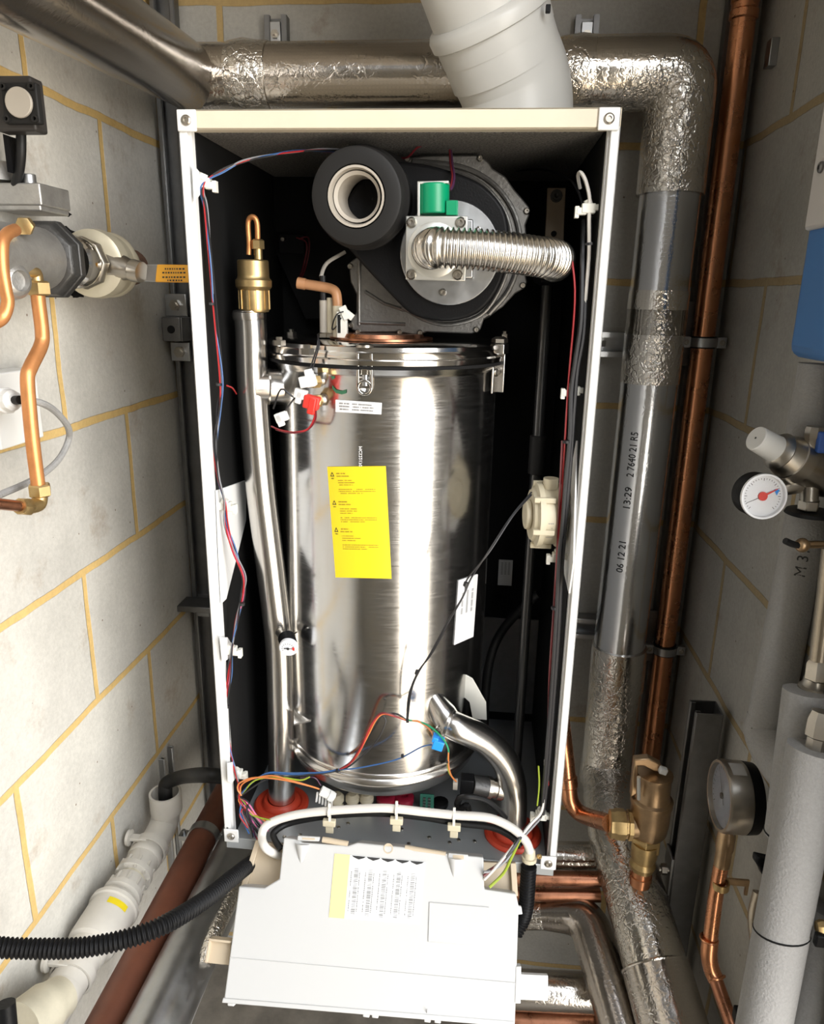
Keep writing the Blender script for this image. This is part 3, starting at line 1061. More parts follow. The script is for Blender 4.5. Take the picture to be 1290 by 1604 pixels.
# inlet snout
c1 = cr(262, 290, .02)
c2 = cr(330, 330, .10)
ax = (c1-c2).normalized()
ax = (ax+V((-.05, -1, -.12))).normalized()
Ro = .057
c2 = c1-ax*.085
part(G().lathe(c2, ax, [(-.02, Ro*1.12), (.0, Ro*1.10), (.02, Ro*1.02), (.045, Ro*1.0), (.05, Ro*1.045), (.058, Ro*1.05), (.062, Ro), (.078, Ro*.985), (.085, Ro*.95), (.0865, Ro*.90), (.0865, Ro*.63), (.080, Ro*.61), (.04, Ro*.61)], 56, caps=1), 'inlet_sleeve', M['greyrub'], t, 'dark rubber air inlet sleeve')
part(G().lathe(c1, ax, [(-.05, Ro*.59), (.001, Ro*.59), (.0015, Ro*.60), (.0015, Ro*.555), (-.004, Ro*.53), (-.02, Ro*.50), (-.02, Ro*.585)], 48, caps=0), 'inlet_ring', M['ceram'], t, 'pale ring inside the inlet')
part(G().lathe(c1-ax*.02, ax, [(-.042, Ro*.44), (.012, Ro*.46), (.016, Ro*.50), (.012, Ro*.43), (-.042, Ro*.42)], 40, caps=0), 'inlet_bore', M['ceram'], t, 'pale inner bore')
part(G().lathe(c1-ax*.02, ax, [(-.075, 0), (-.075, Ro*.42), (-.042, Ro*.42)], 40, caps=0), 'bore_depth', M['blackm'], t)
for (x, y) in ((478, 133), (784, 130), (980, 352), (963, 664), (768, 850), (532, 864), (446, 862), (238, 584), (240, 832), (270, 860)):
    part(G().screw(cr(x, y, YF), (0, -1, 0), .0042, .0045), 'screw', M['nickel'], t)
# round flange in front
fc = cr(640, 530, .072)
part(G().cyl(fc+V((.005, 0, .0)), fc+V((.005, -.006, 0)), .0625, seg=56), 'motor_flange', M['galv'], t, 'round zinc flange', bevel=.001)
for (x, y) in ((628, 693),):
    part(G().screw(cr(x, y, .065), (0, -1, 0), .0045, .004), 'screw', M['nickel'], t)
part(G().tube(smooth([cr(772, 440, .06), cr(785, 428, .055), cr(776, 418, .055), cr(768, 430, .058), cr(774, 450, .06)], 4), .0009, 6), 'spring_clip', M['nickel'], t)

# ================================================================== GAS VALVE / MIXER PLATE
t = thing('gas_inlet_block', 'square zinc gas plate with green coil on the front of fan', 'gas valve', cr(600, 640, .04))
GB = t
part(G().prism([cr(x, y, .038) for x, y in ((660, 380), (755, 385), (755, 635), (655, 640))], (0, .028, 0)), 'valve_body', M['galv'], t, bevel=.002)
pl = part(G().prism([cr(x, y, .026) for x, y in ((471, 371), (733, 372), (722, 647), (470, 640))], (0, .008, 0)), 'front_plate', M['plate'], t, 'square front plate', bevel=.0012)
for (x, y) in ((496, 399), (702, 399), (495, 618), (690, 620)):
    part(G().lathe(cr(x, y, .026), (0, -1, 0), [(0, .0062), (.002, .0062), (.0045, .0045), (.0045, .0022), (.002, .002), (.002, 0)], 16), 'screw', M['nickel'], pl)
part(G().lathe(cr(590, 515, .0258), (0, -1, 0), [(0, .032), (.0012, .03), (.002, .022)], 32), 'weld_ring', M['plate'], pl)
c = cr(590, 365, .045)
ct = cr(590, 238, .045)
part(G().cyl(c, ct, .0185, seg=32), 'coil', M['green'], t, 'green solenoid coil', bevel=.0015)
part(G().prism([cr(x, y, .03) for x, y in ((640, 305), (690, 305), (690, 368), (640, 368))], (0, .02, 0)), 'coil_terminal', M['green'], t, 'green coil terminal box', bevel=.001)
part(G().prism([cr(x, y, .032) for x, y in ((519, 225), (652, 222), (652, 234), (530, 236), (530, 372), (519, 372))], (0, .03, 0)), 'coil_bracket', M['plate'], t, 'bent zinc bracket', bevel=.0008)

# corrugated hose
hp = [cr(578, 512, .030), cr(578, 512, .012), cr(600, 505, -.006), cr(680, 508, -.010), cr(800, 515, -.006), cr(930, 530, .004), cr(1040, 545, .018), cr(1095, 553, .040), cr(1108, 560, .066), cr(1098, 572, .10)]
t = thing('gas_hose', 'corrugated stainless gas hose from the square plate to the right', 'hose', hp[0])
part(G().corr(smooth(hp, 10), .0212, .0022, .0062, 26), 'corrugated_tube', M['hose'], t, angle=80)
# black gas pipe
a, b = at(857, 440, Y=.15), at(836, 800, Y=.15)
t = thing('gas_pipe', 'black steel gas pipe standing inside boiler right of the drum', 'gas pipe', (a.x, .15, .1))
xg = (a.x+b.x)/2
part(G().tube([V((a.x, .15, a.z+.02)), V((xg, .15, .6)), V((xg, .15, .05))], .0078, 14), 'tube', M['gastube'], t)
part(G().lathe((a.x, .15, a.z-.006), (0, 0, 1), [(0, .010), (.004, .018), (.016, .021), (.028, .021), (.034, .017)], 6), 'union_nut', M['black'], t)
z1 = at(845, 682, Y=.15).z
z0 = at(842, 742, Y=.15).z
part(G().cyl((xg, .15, z0), (xg, .15, z1), .0115, seg=16), 'sleeve', M['greyrub'], t, bevel=.001)
q0, q1 = at(871, 292, Y=.2), at(862, 385, Y=.2)
t = thing('mounting_tab', 'tan coated metal tab with a bolt, above the end of the hose', 'bracket', q1)
part(G().prism([at(x, y, Y=.2) for x, y in ((857, 294), (886, 294), (882, 390), (852, 390))], (0, .004, 0)), 'plate', mat('tan_plate', (.28, .22, .16), .45, .4), t, bevel=.001)
part(G().lathe(at(871, 307, Y=.2), (0, -1, 0), [(0, .0085), (.002, .0085), (.002, .006), (.006, .006), (.006, .003), (.003, 0)], 12), 'bolt', M['castd'], t)
part(G().cyl(at(867, 366, Y=.2), at(867, 366, Y=.1985), .004, seg=12), 'hole', M['blackm'], t)

# ================================================================== FLOW PIPE (left)
fx, fyy, fr = -.2055, .085, .0212
top = at(390, 487, Y=fyy)
bot = at(441, 1262, Y=fyy)
t = thing('flow_pipe', 'tall stainless steel flow pipe left of the drum, with side branch', 'steel pipe', (bot.x, fyy, 0))
FP = t
pth = [V((top.x, fyy, top.z)), at(393, 520, Y=fyy), at(396, 610, Y=fyy), at(408, 760, Y=fyy), at(425, 900, Y=fyy), at(437, 1010, Y=fyy), at(440, 1120, Y=fyy), V((bot.x, fyy, -.005))]
part(G().tube(smooth(pth, 6), fr, 32), 'tube', M['steel2'], t, angle=60)
part(G().lathe((top.x, fyy, top.z-.012), (0, 0, 1), [(0, fr+.0002), (.002, fr+.0012), (.010, fr+.0012), (.013, fr-.002), (.013, fr-.006)], 32), 'top_cap', M['steel2'], t)
bp = at(398, 605, Y=fyy)
be = at(470, 607, Y=.11)
d = (be-bp).normalized()
part(G().lathe(bp, d, [(.0, .0225), (.018, .0225), (.020, .0255), (.024, .0245), (.07, .0245)], 28), 'side_branch', M['steel2'], t)
# gauge on the flow pipe
gp = at(441, 998, Y=fyy-fr)
t = thing('thermometer', 'tiny round white dial gauge clipped on the steel flow pipe', 'gauge', gp)
gc = at(451, 1016, Y=.03)
dd = V((.05, -.93, -.18)).normalized()
part(G().tube([at(438, 990, Y=.066), at(447, 1002, Y=.05)], .0072, 14), 'nipple', M['nickel'], t)
part(G().tube([at(445, 996, Y=.055), at(458, 994, Y=.05), at(465, 990, Y=.045)], .0012, 6), 'spring_clip', M['nickel'], t)
part(G().tube([at(448, 998, Y=.055), gc-dd*.008], .0125, 20), 'housing', M['black'], t, bevel=.001)
dl = part(G().lathe(gc-dd*.008, dd, [(0, .0105), (.001, .0135), (.007, .0135), (.0085, .0120), (.0075, .0112), (.0072, 0)], 28), 'dial', M['dial'], t, 'white dial')
u, v, w = basis(dd)
g = G()
for k in range(11):
    a = math.radians(200-k*22)
    r1, r2 = .0075, .0095
    e = u*math.cos(a)+v*math.sin(a)
    s = dd.cross(e)*.0004
    o = gc+dd*.0004
    g.add([o+e*r1-s, o+e*r2-s, o+e*r2+s, o+e*r1+s], [(0, 1, 2, 3)])
o = gc+dd*.0005
g.add([o-u*.006-v*.0008, o+u*.006-v*.0004, o+u*.006+v*.0004, o-u*.006+v*.0012], [(0, 1, 2, 3)])
g.cyl(o, o+dd*.0008, .002, seg=12)
part(g, 'scale', M['ink'], dl)
part(G().box(gc+dd*.0006+u*.0078, (.003, .005, .0004), (u, v, dd)), 'red_mark', M['red'], dl)

# ================================================================== BRASS AIR VENT
av = at(399, 487, Y=fyy)
t = thing('air_vent', 'brass automatic air vent with copper loop on top of flow pipe', 'air vent', (av.x, fyy, top.z))
s = 1/1130
part(G().lathe((av.x, fyy, top.z-.001), (0, 0, 1), [(0, .018), (.003, .0195), (.027, .0195), (.029, .021), (.032, .0235), (.040, .0238), (.043, .021), (.046, .0205), (.064, .0203), (.0655, .019), (.066, 0)], 36), 'body', M['brass'], t)
g = G()
for k in range(10):
    a = 2*PI*k/10+.2
    g.box(V((av.x+.0195*math.cos(a), fyy+.0195*math.sin(a), top.z+.0145)), (.002, .0035, .024), (V((math.cos(a), math.sin(a), 0)), V((-math.sin(a), math.cos(a), 0)), V((0, 0, 1))))
part(g, 'grip_ribs', M['brass'], t)
zt = top.z+.065
part(G().cyl((av.x+.009, fyy-.004, zt), (av.x+.009, fyy-.004, zt+.016), .0055, seg=16), 'outlet', M['brass'], t)
part(G().lathe((av.x+.009, fyy-.004, zt+.013), (0, 0, 1), [(0, .0085), (.010, .0085), (.012, .006)], 6), 'nut', M['brass'], t)
lp = [V((av.x+.009, fyy-.004, zt+.02)), V((av.x+.009, fyy-.004, zt+.045)), V((av.x+.003, fyy-.003, zt+.052)), V((av.x-.004, fyy, zt+.046)), V((av.x-.004, fyy, zt+.02)), V((av.x-.005, fyy, zt+.006))]
part(G().tube(smooth(lp, 5), .0034, 12), 'loop', M['coppero'], t, 'bent copper loop')

# ================================================================== RETURN PIPE (lower right)
rp = [at(676, 1085, Y=.055), at(700, 1132, Y=.035), at(718, 1140, Y=.032), at(760, 1160, Y=.045), at(790, 1192, Y=.055), at(803, 1235, Y=.06), at(803, 1300, Y=.06)]
t = thing('return_pipe', 'bent stainless steel return pipe at the lower right of the drum', 'steel pipe', (rp[-1].x, .06, 0))
pts = smooth(rp[1:], 8)
part(G().tube(pts, .0208, 32), 'bend', M['steel2'], t, angle=60)
part(G().lathe(rp[1]-(rp[2]-rp[1]).normalized()*.002, (rp[2]-rp[1]), [(0, .0215), (.001, .0235), (.005, .0235), (.006, .021)], 32), 'weld_collar', M['steel2'], t)
part(G().tube(smooth([hxp(674, 1078, -.03)[0], hxp(686, 1104, -.004)[0], at(704, 1134, Y=.034)], 6), [.010+.0098*min(1, i/9) for i in range(13)], 24), 'spout', M['steel2'], t)
g = G().prism([at(x, y, Y=.085) for x, y in ((711, 1046), (722, 1053), (740, 1063), (761, 1100), (762, 1128), (740, 1126), (735, 1100), (722, 1088), (718, 1075), (706, 1070), (699, 1085), (700, 1062))], (0, .0025, 0))
bk = part(g, 'fixing_plate', M['plate'], t, 'cut metal fixing plate', bevel=.0005)
part(G().box(at(720, 1074, Y=.0845), (.003, .001, .024)), 'slot', M['blackm'], bk)

# ================================================================== RED SILICONE GROMMETS
for (px, py, lab, rr) in ((440, 1258, 'orange red silicone ring around the steel flow pipe foot', .044), (800, 1290, 'red silicone ring around the return pipe foot', .044)):
    c = at(px, py, Z=.003)
    if px < 600:
        c = V((bot.x, fyy, 0))
    else:
        c = V((rp[-1].x, .06, 0))
    t = thing('pipe_grommet', lab, 'grommet', c, 'red pipe grommets')
    part(G().lathe((c.x, c.y, .0002), (0, 0, 1), [(0, .024), (0, rr), (.003, rr), (.006, rr-.003), (.006, .034), (.004, .032), (.004, .031), (.009, .030), (.012, .027), (.012, .0222), (0, .0222)], 40), 'ring', M['orangesil'], t)

# ================================================================== AIR PRESSURE SWITCH
pc = at(862, 806, X=.222)
t = thing('pressure_switch', 'round cream plastic pressure switch on the inner right side', 'pressure switch', (pc.x, pc.y, pc.z-.05))
PSW = t
ax = V((-1, -.12, 0)).normalized()
cc = at(858, 806, Y=.06)
part(G().lathe(cc-ax*.016, ax, [(0, .030), (0, .042), (.005, .044), (.006, .040), (.026, .040), (.027, .044), (.034, .044), (.036, .036), (.040, .034), (.040, 0)], 40), 'body', M['ivory'], t)
part(G().cyl(cc+ax*.024, cc+ax*.032, .020, seg=24), 'centre_cap', M['ivory'], t, bevel=.002)
for k in range(6):
    a = 2*PI*k/6+.3
    part(G().box(cc+ax*.008+V((0, .042*math.cos(a), .042*math.sin(a))), (.028, .007, .007)), 'clip_lug', M['ivory'], t, bevel=.0008)
part(G().tube([cc+V((.0, -.005, .038)), cc+V((.0, -.005, .052))], .010, 18), 'port', M['ivory'], t)
g = G()
def onsw(u, v):
    a = math.radians(-60)
    p = math.radians(118-v*62)
    return cc-ax*.016+ax*(.0085+.015*u)+V((0, -.0403*math.sin(p), .0403*math.cos(p)*-1))*1.0
g2 = G()
for k, (v, u0, u1) in enumerate(((.95, .2, .8), (.86, .1, .7), (.80, .1, .8), (.6, .3, .4), (.45, .2, .7))):
    rnd = random.Random(k)
    u = u0
    while u < u1:
        w = rnd.uniform(.04, .1)
        g2.add([onsw(u, v), onsw(min(u+w, u1), v), onsw(min(u+w, u1), v+.035), onsw(u, v+.035)], [(0, 1, 2, 3)])
        u += w+.03
part(g2, 'fine_print', M['inkg'], t)
part(G().tube([cc-ax*.016, cc-ax*.03], .025, 20), 'mount', M['plate'], t)
# label on the black back
g = G().box(at(791, 897, Y=.30), (.024, .0015, .047))
t = solo(g, 'data_sticker', M['greyp'], 'small dim printed sticker on the black back, right of the drum', 'sticker')
g = G()
o = at(791, 897, Y=.299)
for k in range(3):
    for j in range(9):
        g.box(o+V((-.006+k*.006, 0, .018-j*.0026)), (.0035, .0006, .0014))
x = part(g, 'fine_print', M['inkg'], t)
x.data.transform(Matrix.Translation(V((0, 0, 0))))
# ================================================================== CONTROL BOX (swung down)
TAU = math.radians(36)
BO = at(600, 1335, Y=-.035)
DN = V((0, -math.sin(TAU), -math.cos(TAU)))
BN = V((0, -math.cos(TAU), math.sin(TAU)))       # out of the cover
BX = V((1, 0, 0))
def bx(x, y, e=0.0):
    return atp(x, y, BO+BN*e, BN)
t = thing('control_box', 'white plastic control box hinged down in front of the boiler', 'control box', bx(600, 1590, -.03))
CB = t
cov = ((444, 1312), (470, 1316), (472, 1320), (545, 1325), (560, 1320), (640, 1328), (648, 1332), (757, 1343), (758, 1393), (808, 1400), (812, 1420), (806, 1606), (350, 1568), (374, 1388), (414, 1391), (437, 1377))
part(G().prism([bx(x, y) for x, y in cov], -BN*.05), 'cover', M['boxpl'], t, 'white front cover', bevel=.0022, bseg=3)
# rim lip at the bottom
g = G().prism([bx(x, y, .001) for x, y in ((349, 1563), (806, 1600), (805, 1609), (347, 1571))], -BN*.052)
for px in (356, 568, 582, 664, 680, 770):
    py = 1571+(px-347)*.083
    g.prism([bx(x, y, 0) for x, y in ((px, py-2), (px+10, py-1), (px+10, py+5), (px, py+4))], -BN*.03)
part(g, 'bottom_rim', M['boxpl'], t, bevel=.001)
# chassis behind
g = G()
g.prism([bx(x, y, -.03) for x, y in ((404, 1318), (446, 1322), (446, 1390), (388, 1388))], -BN*.02)
g.prism([bx(x, y, -.022) for x, y in ((400, 1316), (408, 1316), (385, 1392), (376, 1391))], -BN*.04)
part(g, 'chassis_side', M['beige'], t, 'beige inner chassis', bevel=.001)
g = G()
g.prism([bx(x, y, -.03) for x, y in ((752, 1350), (806, 1352), (809, 1402), (752, 1398))], -BN*.02)
g.prism([bx(x, y, -.02) for x, y in ((799, 1352), (808, 1352), (811, 1404), (802, 1404))], -BN*.04)
part(g, 'chassis_side', M['beige'], t, 'beige inner chassis', bevel=.001)
# moulded cones
for (x, y, w, l) in ((474, 1322, 9, 36), (713, 1344, 10, 36)):
    a = bx(x, y, -.0005)
    b = bx(x-3, y+l, -.003)
    part(G().lathe(a, b-a, [(0, .0105), ((b-a).length, .0008)], 20), 'moulded_rib', M['boxpl'], t)
# latches
for pts in (((466, 1309), (500, 1311), (499, 1318), (465, 1317)), ((702, 1336), (733, 1339), (732, 1348), (701, 1345))):
    l = part(G().prism([bx(x, y, .003) for x, y in pts], -BN*.008), 'latch', M['boxpl'], t, bevel=.001)
    (x0, y0), (x2, y2) = pts[0], pts[2]
    part(G().prism([bx(x, y, .0034) for x, y in ((x0+7, y0+3), (x2-6, y0+4), (x2-6, y2-2), (x0+7, y2-3))], -BN*.0006), 'slot', M['beige'], l)
for (x0, y0, x1, y1) in ((505, 1315, 545, 1322), (634, 1328, 698, 1339)):
    part(G().tube([bx(x0, y0, -.004), bx(x1, y1, -.004)], .0042, 12), 'hinge_pin', M['beige'], t)
part(G().lathe(bx(608, 1329, -.0005), BN, [(0, .007), (.001, .007), (.001, .0055), (-.0005, .005), (-.0005, 0)], 20), 'knockout', M['beige'], t, 'beige round knockout')
# raised square, crease line, tiny nick
sq = [bx(x, y, .0002) for x, y in ((672, 1413), (766, 1421), (764, 1483), (670, 1475))]
part(G().prism(sq, BN*.0012), 'raised_panel', M['boxpl'], t, bevel=.001)
cr1 = [bx(360, 1500, .0002), bx(808, 1540, .0002)]
part(G().tube([cr1[0], cr1[1]], .0007, 6), 'crease_line', M['boxpl'], t)
part(G().box(bx(668, 1586, .0002), (.0008, .0006, .013)), 'nick', M['inkg'], t)
# label
lc = ((524, 1337), (666, 1350), (657, 1448), (515, 1437))
def lb_(u, v, e=.0006):
    (x0, y0), (x1, y1), (x2, y2), (x3, y3) = lc
    return bx((x0*(1-u)+x1*u)*(1-v)+(x3*(1-u)+x2*u)*v, (y0*(1-u)+y1*u)*(1-v)+(y3*(1-u)+y2*u)*v, e)
def rect(g, f, u0, v0, u1, v1, e):
    g.add([f(u0, v0, e), f(u1, v0, e), f(u1, v1, e), f(u0, v1, e)], [(0, 3, 2, 1)])
lab = part(G().prism([lb_(0, 0, .0002), lb_(1, 0, .0002), lb_(1, 1, .0002), lb_(0, 1, .0002)], BN*.0004), 'barcode_label', M['paper'], t, 'white barcode label with yellow strip')
g = G()
rect(g, lb_, .0, .0, .17, 1, .0007)
part(g, 'yellow_strip', M['paleyel'], lab)
g = G()
for k in range(5):
    a = .19+k*.16
    g.add([lb_(a, .005, .0008), lb_(min(a+.155, .99), .005, .0008), lb_(min(a+.135, .985), .03, .0008), lb_(a+.078, .06, .0008), lb_(a+.02, .03, .0008)], [(0, 4, 3, 2, 1)])
part(g, 'black_zigzag', M['ink'], lab)
g = G()
g2 = G()
for c in range(5):
    u = .232+c*.156
    rnd = random.Random(c)
    v = .2
    while v < .93:
        h = rnd.choice((.006, .008, .014))
        rect(g, lb_, u, v, u+.045, v+h, .0008)
        v += h+rnd.choice((.006, .01, .016))
    for k, du in enumerate((-.035, .055)):
        bars(g2, lambda a, b, e, du=du, u=u: lb_(u+du+b*.0+(.01 if b else 0), a, .0008), .25, .88, 0, 1, seed=c*3+k)
part(g, 'barcodes', M['inkg'], lab)
part(g2, 'fine_print', M['inkg'], lab)
# lugs
g = G().prism([bx(x, y, -.012) for x, y in ((327, 1470), (362, 1474), (358, 1512), (320, 1508))], -BN*.004)
g.prism([bx(x, y, -.004) for x, y in ((327, 1470), (362, 1474), (362, 1478), (326, 1474))], -BN*.02).prism([bx(x, y, -.004) for x, y in ((327, 1470), (330, 1470), (324, 1508), (320, 1508))], -BN*.02)
part(g, 'side_lug', M['beige'], t, 'beige lug on the left', bevel=.0006)
g = G().prism([bx(x, y, -.004) for x, y in ((814, 1526), (858, 1528), (858, 1568), (811, 1566))], -BN*.012)
g.prism([bx(x, y, .001) for x, y in ((808, 1514), (816, 1514), (815, 1572), (806, 1572))], -BN*.02)
part(g, 'side_lug', M['whitepl'], t, 'white lug on the right', bevel=.0008)
part(G().prism([bx(x, y, -.006) for x, y in ((808, 1418), (816, 1420), (818, 1432), (808, 1433))], -BN*.01), 'latch_tab', M['whitepl'], t, bevel=.0006)

# ================================================================== TOP OF DRUM: ELECTRODES, SENSORS
YE = .13
for i, (x0, y0, x1, y1, r, mt, lab) in enumerate(((507, 526, 500, 470, .0056, 'ceram', 'leftmost pale ceramic electrode post standing on drum lid'),
                                              (518, 528, 513, 466, .005, 'ivory', 'middle pale electrode post on drum lid, between two others'),
                                              )):
    b = at(x0, y0, Y=YE)
    a = at(x1, y1, Y=YE)
    b.z = .742
    t = thing('electrode', lab, 'electrode', b, 'posts on the drum lid')
    part(G().cyl(b, V((b.x, b.y, a.z)), r, seg=16), 'insulator', M[mt], t, bevel=.001)
    part(G().lathe(b, (0, 0, 1), [(0, r*1.5), (.005, r*1.5), (.007, r)], 6), 'hex_base', M['nickel'], t)
    if i == 0:
        top_ = V((b.x, b.y, a.z))
        part(G().tube(smooth([top_, top_+V((-.001, 0, .03)), at(503, 432, Y=YE), at(512, 412, Y=YE+.02), at(540, 395, Y=YE+.04)], 5), [.0034]*6+[.0026]*15, 10), 'lead', M['w_white'], t, 'white lead')
        part(G().tube([top_, top_+V((-.0005, 0, .032))], .0042, 10), 'boot', M['w_black'], t, 'black boot')
b = at(528, 532, Y=.115)
b.z = .742
t = thing('igniter', 'pale igniter post with clear white plug and black wire on drum lid', 'igniter', b)
a = at(527, 480, Y=.115)
part(G().cyl(b, V((b.x, b.y, a.z)), .0062, seg=16), 'post', M['ivory'], t)
c = at(536, 512, Y=.105)
part(G().box(c, (.014, .010, .040)).box(c+V((0, 0, -.018)), (.019, .012, .007)), 'plug', M['clip'], t, 'white plug', bevel=.001)
part(G().box(c+V((-.0035, -.0052, .004)), (.004, .001, .024)), 'plug_window', M['rubber'], t)
part(G().cyl(c+V((0, 0, -.03)), c+V((0, 0, -.02)), .0055, seg=14), 'stem', M['nickel'], t)
c2 = at(540, 490, Y=.10)
part(G().box(c2, (.010, .005, .018), (V((.9, 0, .43)), V((0, 1, 0)), V((-.43, 0, .9)))).box(c2+V((.006, 0, -.003)), (.012, .004, .009), (V((.8, 0, -.6)), V((0, 1, 0)), V((.6, 0, .8)))), 'tag', M['clip'], t, 'nylon tag', bevel=.0006)
part(G().tube(smooth(P((538, 488, .095), (528, 492, .095), (522, 504, .10), (520, 516, .11), (526, 512, .105), (534, 498, .097)), 5), .0009, 6), 'wire', M['w_black'], t)
hp_ = P((529, 505, .12), (528, 470, .12), (526, 456, .12), (515, 451, .125), (478, 445, .13), (466, 443, .13))
t = thing('rubber_elbow', 'amber rubber hose elbow bending left above the drum lid', 'hose', hp_[0])
part(G().tube(fillet(hp_[:-1], .012, 6), .0068, 16), 'hose', M['amber'], t)
part(G().tube([hp_[-2], hp_[-1]], .0078, 16), 'end_cuff', M['amber'], t)
part(G().tube([hp_[0]-V((0, 0, .012)), hp_[0]+V((0, 0, .022))], .0074, 16), 'lower_cuff', M['ivory'], t)
t = thing('wire', 'thin brown looped wires on the black back panel, left of amber elbow', 'wire', at(478, 420, Y=.31))
part(G().tube(smooth(P((468, 374, .31), (482, 372, .31), (484, 390, .31), (478, 420, .31), (470, 440, .25), (468, 448, .14)), 6), .0013, 6), 'strand', M['w_maroon'], t)
part(G().tube(smooth(P((464, 372, .31), (478, 378, .31), (480, 392, .31), (474, 420, .31), (467, 440, .25), (465, 447, .14)), 6), .0013, 6), 'strand', M['w_maroon'], t)
g = G().box(at(458, 382, Y=.335), (.042, .012, .03))
t = solo(g, 'switch_block', M['black'], 'small black switch block screwed to the rear baffle', 'switch block', bevel=.001)
part(G().screw(at(443, 375, Y=.328), (0, -1, 0), .004, .003), 'screw', M['nickel'], t)

# sensors at the drum shoulder
def boss(px, py, r, L, mt, lab, nm, cat):
    p, n = hxp(px, py, -.002)
    n = (n+V((-.25, 0, 0))).normalized()
    t = thing(nm, lab, cat, p)
    part(G().cyl(p, p+n*L*.5, r*.8, seg=16), 'boss', M['nickel'], t)
    part(G().lathe(p+n*L*.4, n, [(0, r), (L*.6, r), (L*.65, r*.6)], 6), 'hex_body', M[mt], t)
    return t, p+n*L, n
t, p, n = boss(503, 597, .0085, .018, 'brass', 'upper brass sensor with white plug on drum shoulder', 'temperature_sensor', 'sensor')
q = at(482, 597, Y=.0)
B = (V((.86, .3, -.42)).normalized(), V((.42, 0, .9)).normalized(), V((0, 0, 0)))
def obox(g, c, size, ang):
    a = math.radians(ang)
    u = V((math.cos(a), 0, math.sin(a)))
    v = V((0, 1, 0))
    return g.box(c, size, (u, v, V((-math.sin(a), 0, math.cos(a)))))
part(obox(obox(G(), q, (.020, .012, .014), 12), q+V((.003, 0, .004)), (.010, .010, .022), 12), 'plug', M['whitepl'], t, 'white plug', bevel=.001)
part(G().tube([q+V((.008, 0, 0)), p], .004, 10), 'probe', M['brass'], t)
t, p, n = boss(505, 627, .0085, .018, 'brass', 'lower brass sensor with bright red plug on drum shoulder', 'temperature_sensor', 'sensor')
q = at(488, 630, Y=-.0)
part(obox(obox(G(), q, (.020, .013, .017), -12), q+V((.001, -.002, -.004)), (.010, .010, .022), -12), 'plug', M['red'], t, 'red plug', bevel=.002)
part(G().tube([q+V((.008, 0, 0)), p], .004, 10), 'probe', M['brass'], t)
for (px, py, ang, lab, wire) in ((471, 617, -15, 'white wire connector hanging left of the red plug', ((460, 622, .0), (440, 610, .0), (428, 640, .02))),
                                 (441, 653, 20, 'loose white two pin connector dangling in front of drum left edge', ((446, 645, .0), (460, 625, 0), (468, 618, .0)))):
    q = at(px, py, Y=.0)
    t = thing('wire_connector', lab, 'connector', q)
    part(obox(obox(G(), q, (.016, .010, .012), ang), q+V((-.002, -.001, -.004)), (.008, .008, .016), ang), 'body', M['whitepl'], t, bevel=.0012)
    part(G().tube(smooth([q]+P(*wire), 5), .0012, 6), 'lead', M['w_black'], t)
t, p, n = boss(684, 1152, .009, .020, 'brass', 'brass sensor with bright blue plug low on the drum', 'temperature_sensor', 'sensor')
q = at(686, 1164, Y=-.025)
part(obox(obox(G(), q, (.015, .016, .014), -15), q+V((-.004, .0, .008)), (.008, .014, .008), -15), 'plug', M['bluepl'], t, 'blue plug', bevel=.001)
part(G().tube(smooth(P((677, 1148, -.01), (682, 1141, -.015), (688, 1138, -.01), (692, 1150, -.005)), 5), .001, 6), 'spring_clip', M['nickel'], t)

# ================================================================== BASE TRAY FITTINGS
# water pressure sensor / motor plug at right
c = at(735, 1230, Y=.06)
t = thing('pressure_sensor', 'small metal and black sensor with plug lying beside the return pipe', 'sensor', c)
A0, A1 = at(715, 1226, Y=.045), at(782, 1236, Y=.06)
d = (A1-A0).normalized()
L = (A1-A0).length
part(G().cyl(A0+d*L*.35, A0+d*L*.72, .0155, seg=24), 'body', M['castd'], t, bevel=.001)
part(G().lathe(A0+d*L*.70, d, [(0, .0165), (.006, .0165), (.007, .014), (.014, .014), (.015, .0165), (.024, .0165)], 24), 'union', M['nickel'], t)
part(G().box(A0+d*L*.24, (.020, .020, .026)), 'plug', M['black'], t, bevel=.001)
part(G().box(A0-d*.002+V((0, -.004, 0)), (.007, .012, .012)), 'white_tab', M['ceram'], t, bevel=.0006)
# terminals in a row
for (px, py, mt, lab) in ((528, 1252, 'ivory', 'leftmost cream terminal knob on base tray, beside white plug'), (552, 1251, 'ivory', 'middle cream terminal knob on base tray'), (574, 1252, 'ivory', 'rightmost cream terminal knob, beside red fittings')):
    c = at(px, 1268, Z=0)
    t = thing('terminal_knob', lab, 'terminal', V((c.x, c.y, 0)), 'knobs on the base tray')
    g = G().lathe(V((c.x, c.y, .0)), (0, 0, 1), [(0, .010), (.008, .0105), (.011, .008), (.015, .008), (.018, .0115), (.025, .0115), (.030, .007), (.031, 0)], 18)
    part(g, 'knob', M[mt], t)
for (px, lab) in ((604, 'left dark red round fitting beneath the drum'), (633, 'right dark red round fitting beneath the drum')):
    c = at(px, 1262, Z=0)
    t = solo(G().lathe(V((c.x, c.y, 0)), (0, 0, 1), [(0, .014), (.008, .014), (.010, .0155), (.018, .0155), (.020, .012), (.020, .006), (.016, .005), (.016, 0)], 24), 'cap_fitting', M['darkred'], lab, 'fitting', 'dark red fittings under the drum')
c = at(668, 1272, Z=0)
t = thing('circuit_board', 'small green circuit board standing under the drum', 'circuit board', V((c.x, c.y, .0)))
part(G().box(V((c.x, c.y, .017)), (.022, .002, .034)), 'board', M['pcb'], t)
g = G()
for k in range(5):
    for j in (-1, 1):
        g.box(V((c.x+j*.004, c.y-.002, .005+k*.0055)), (.004, .003, .003))
part(g, 'components', M['castal'], t)
c = at(689, 1268, Z=0)
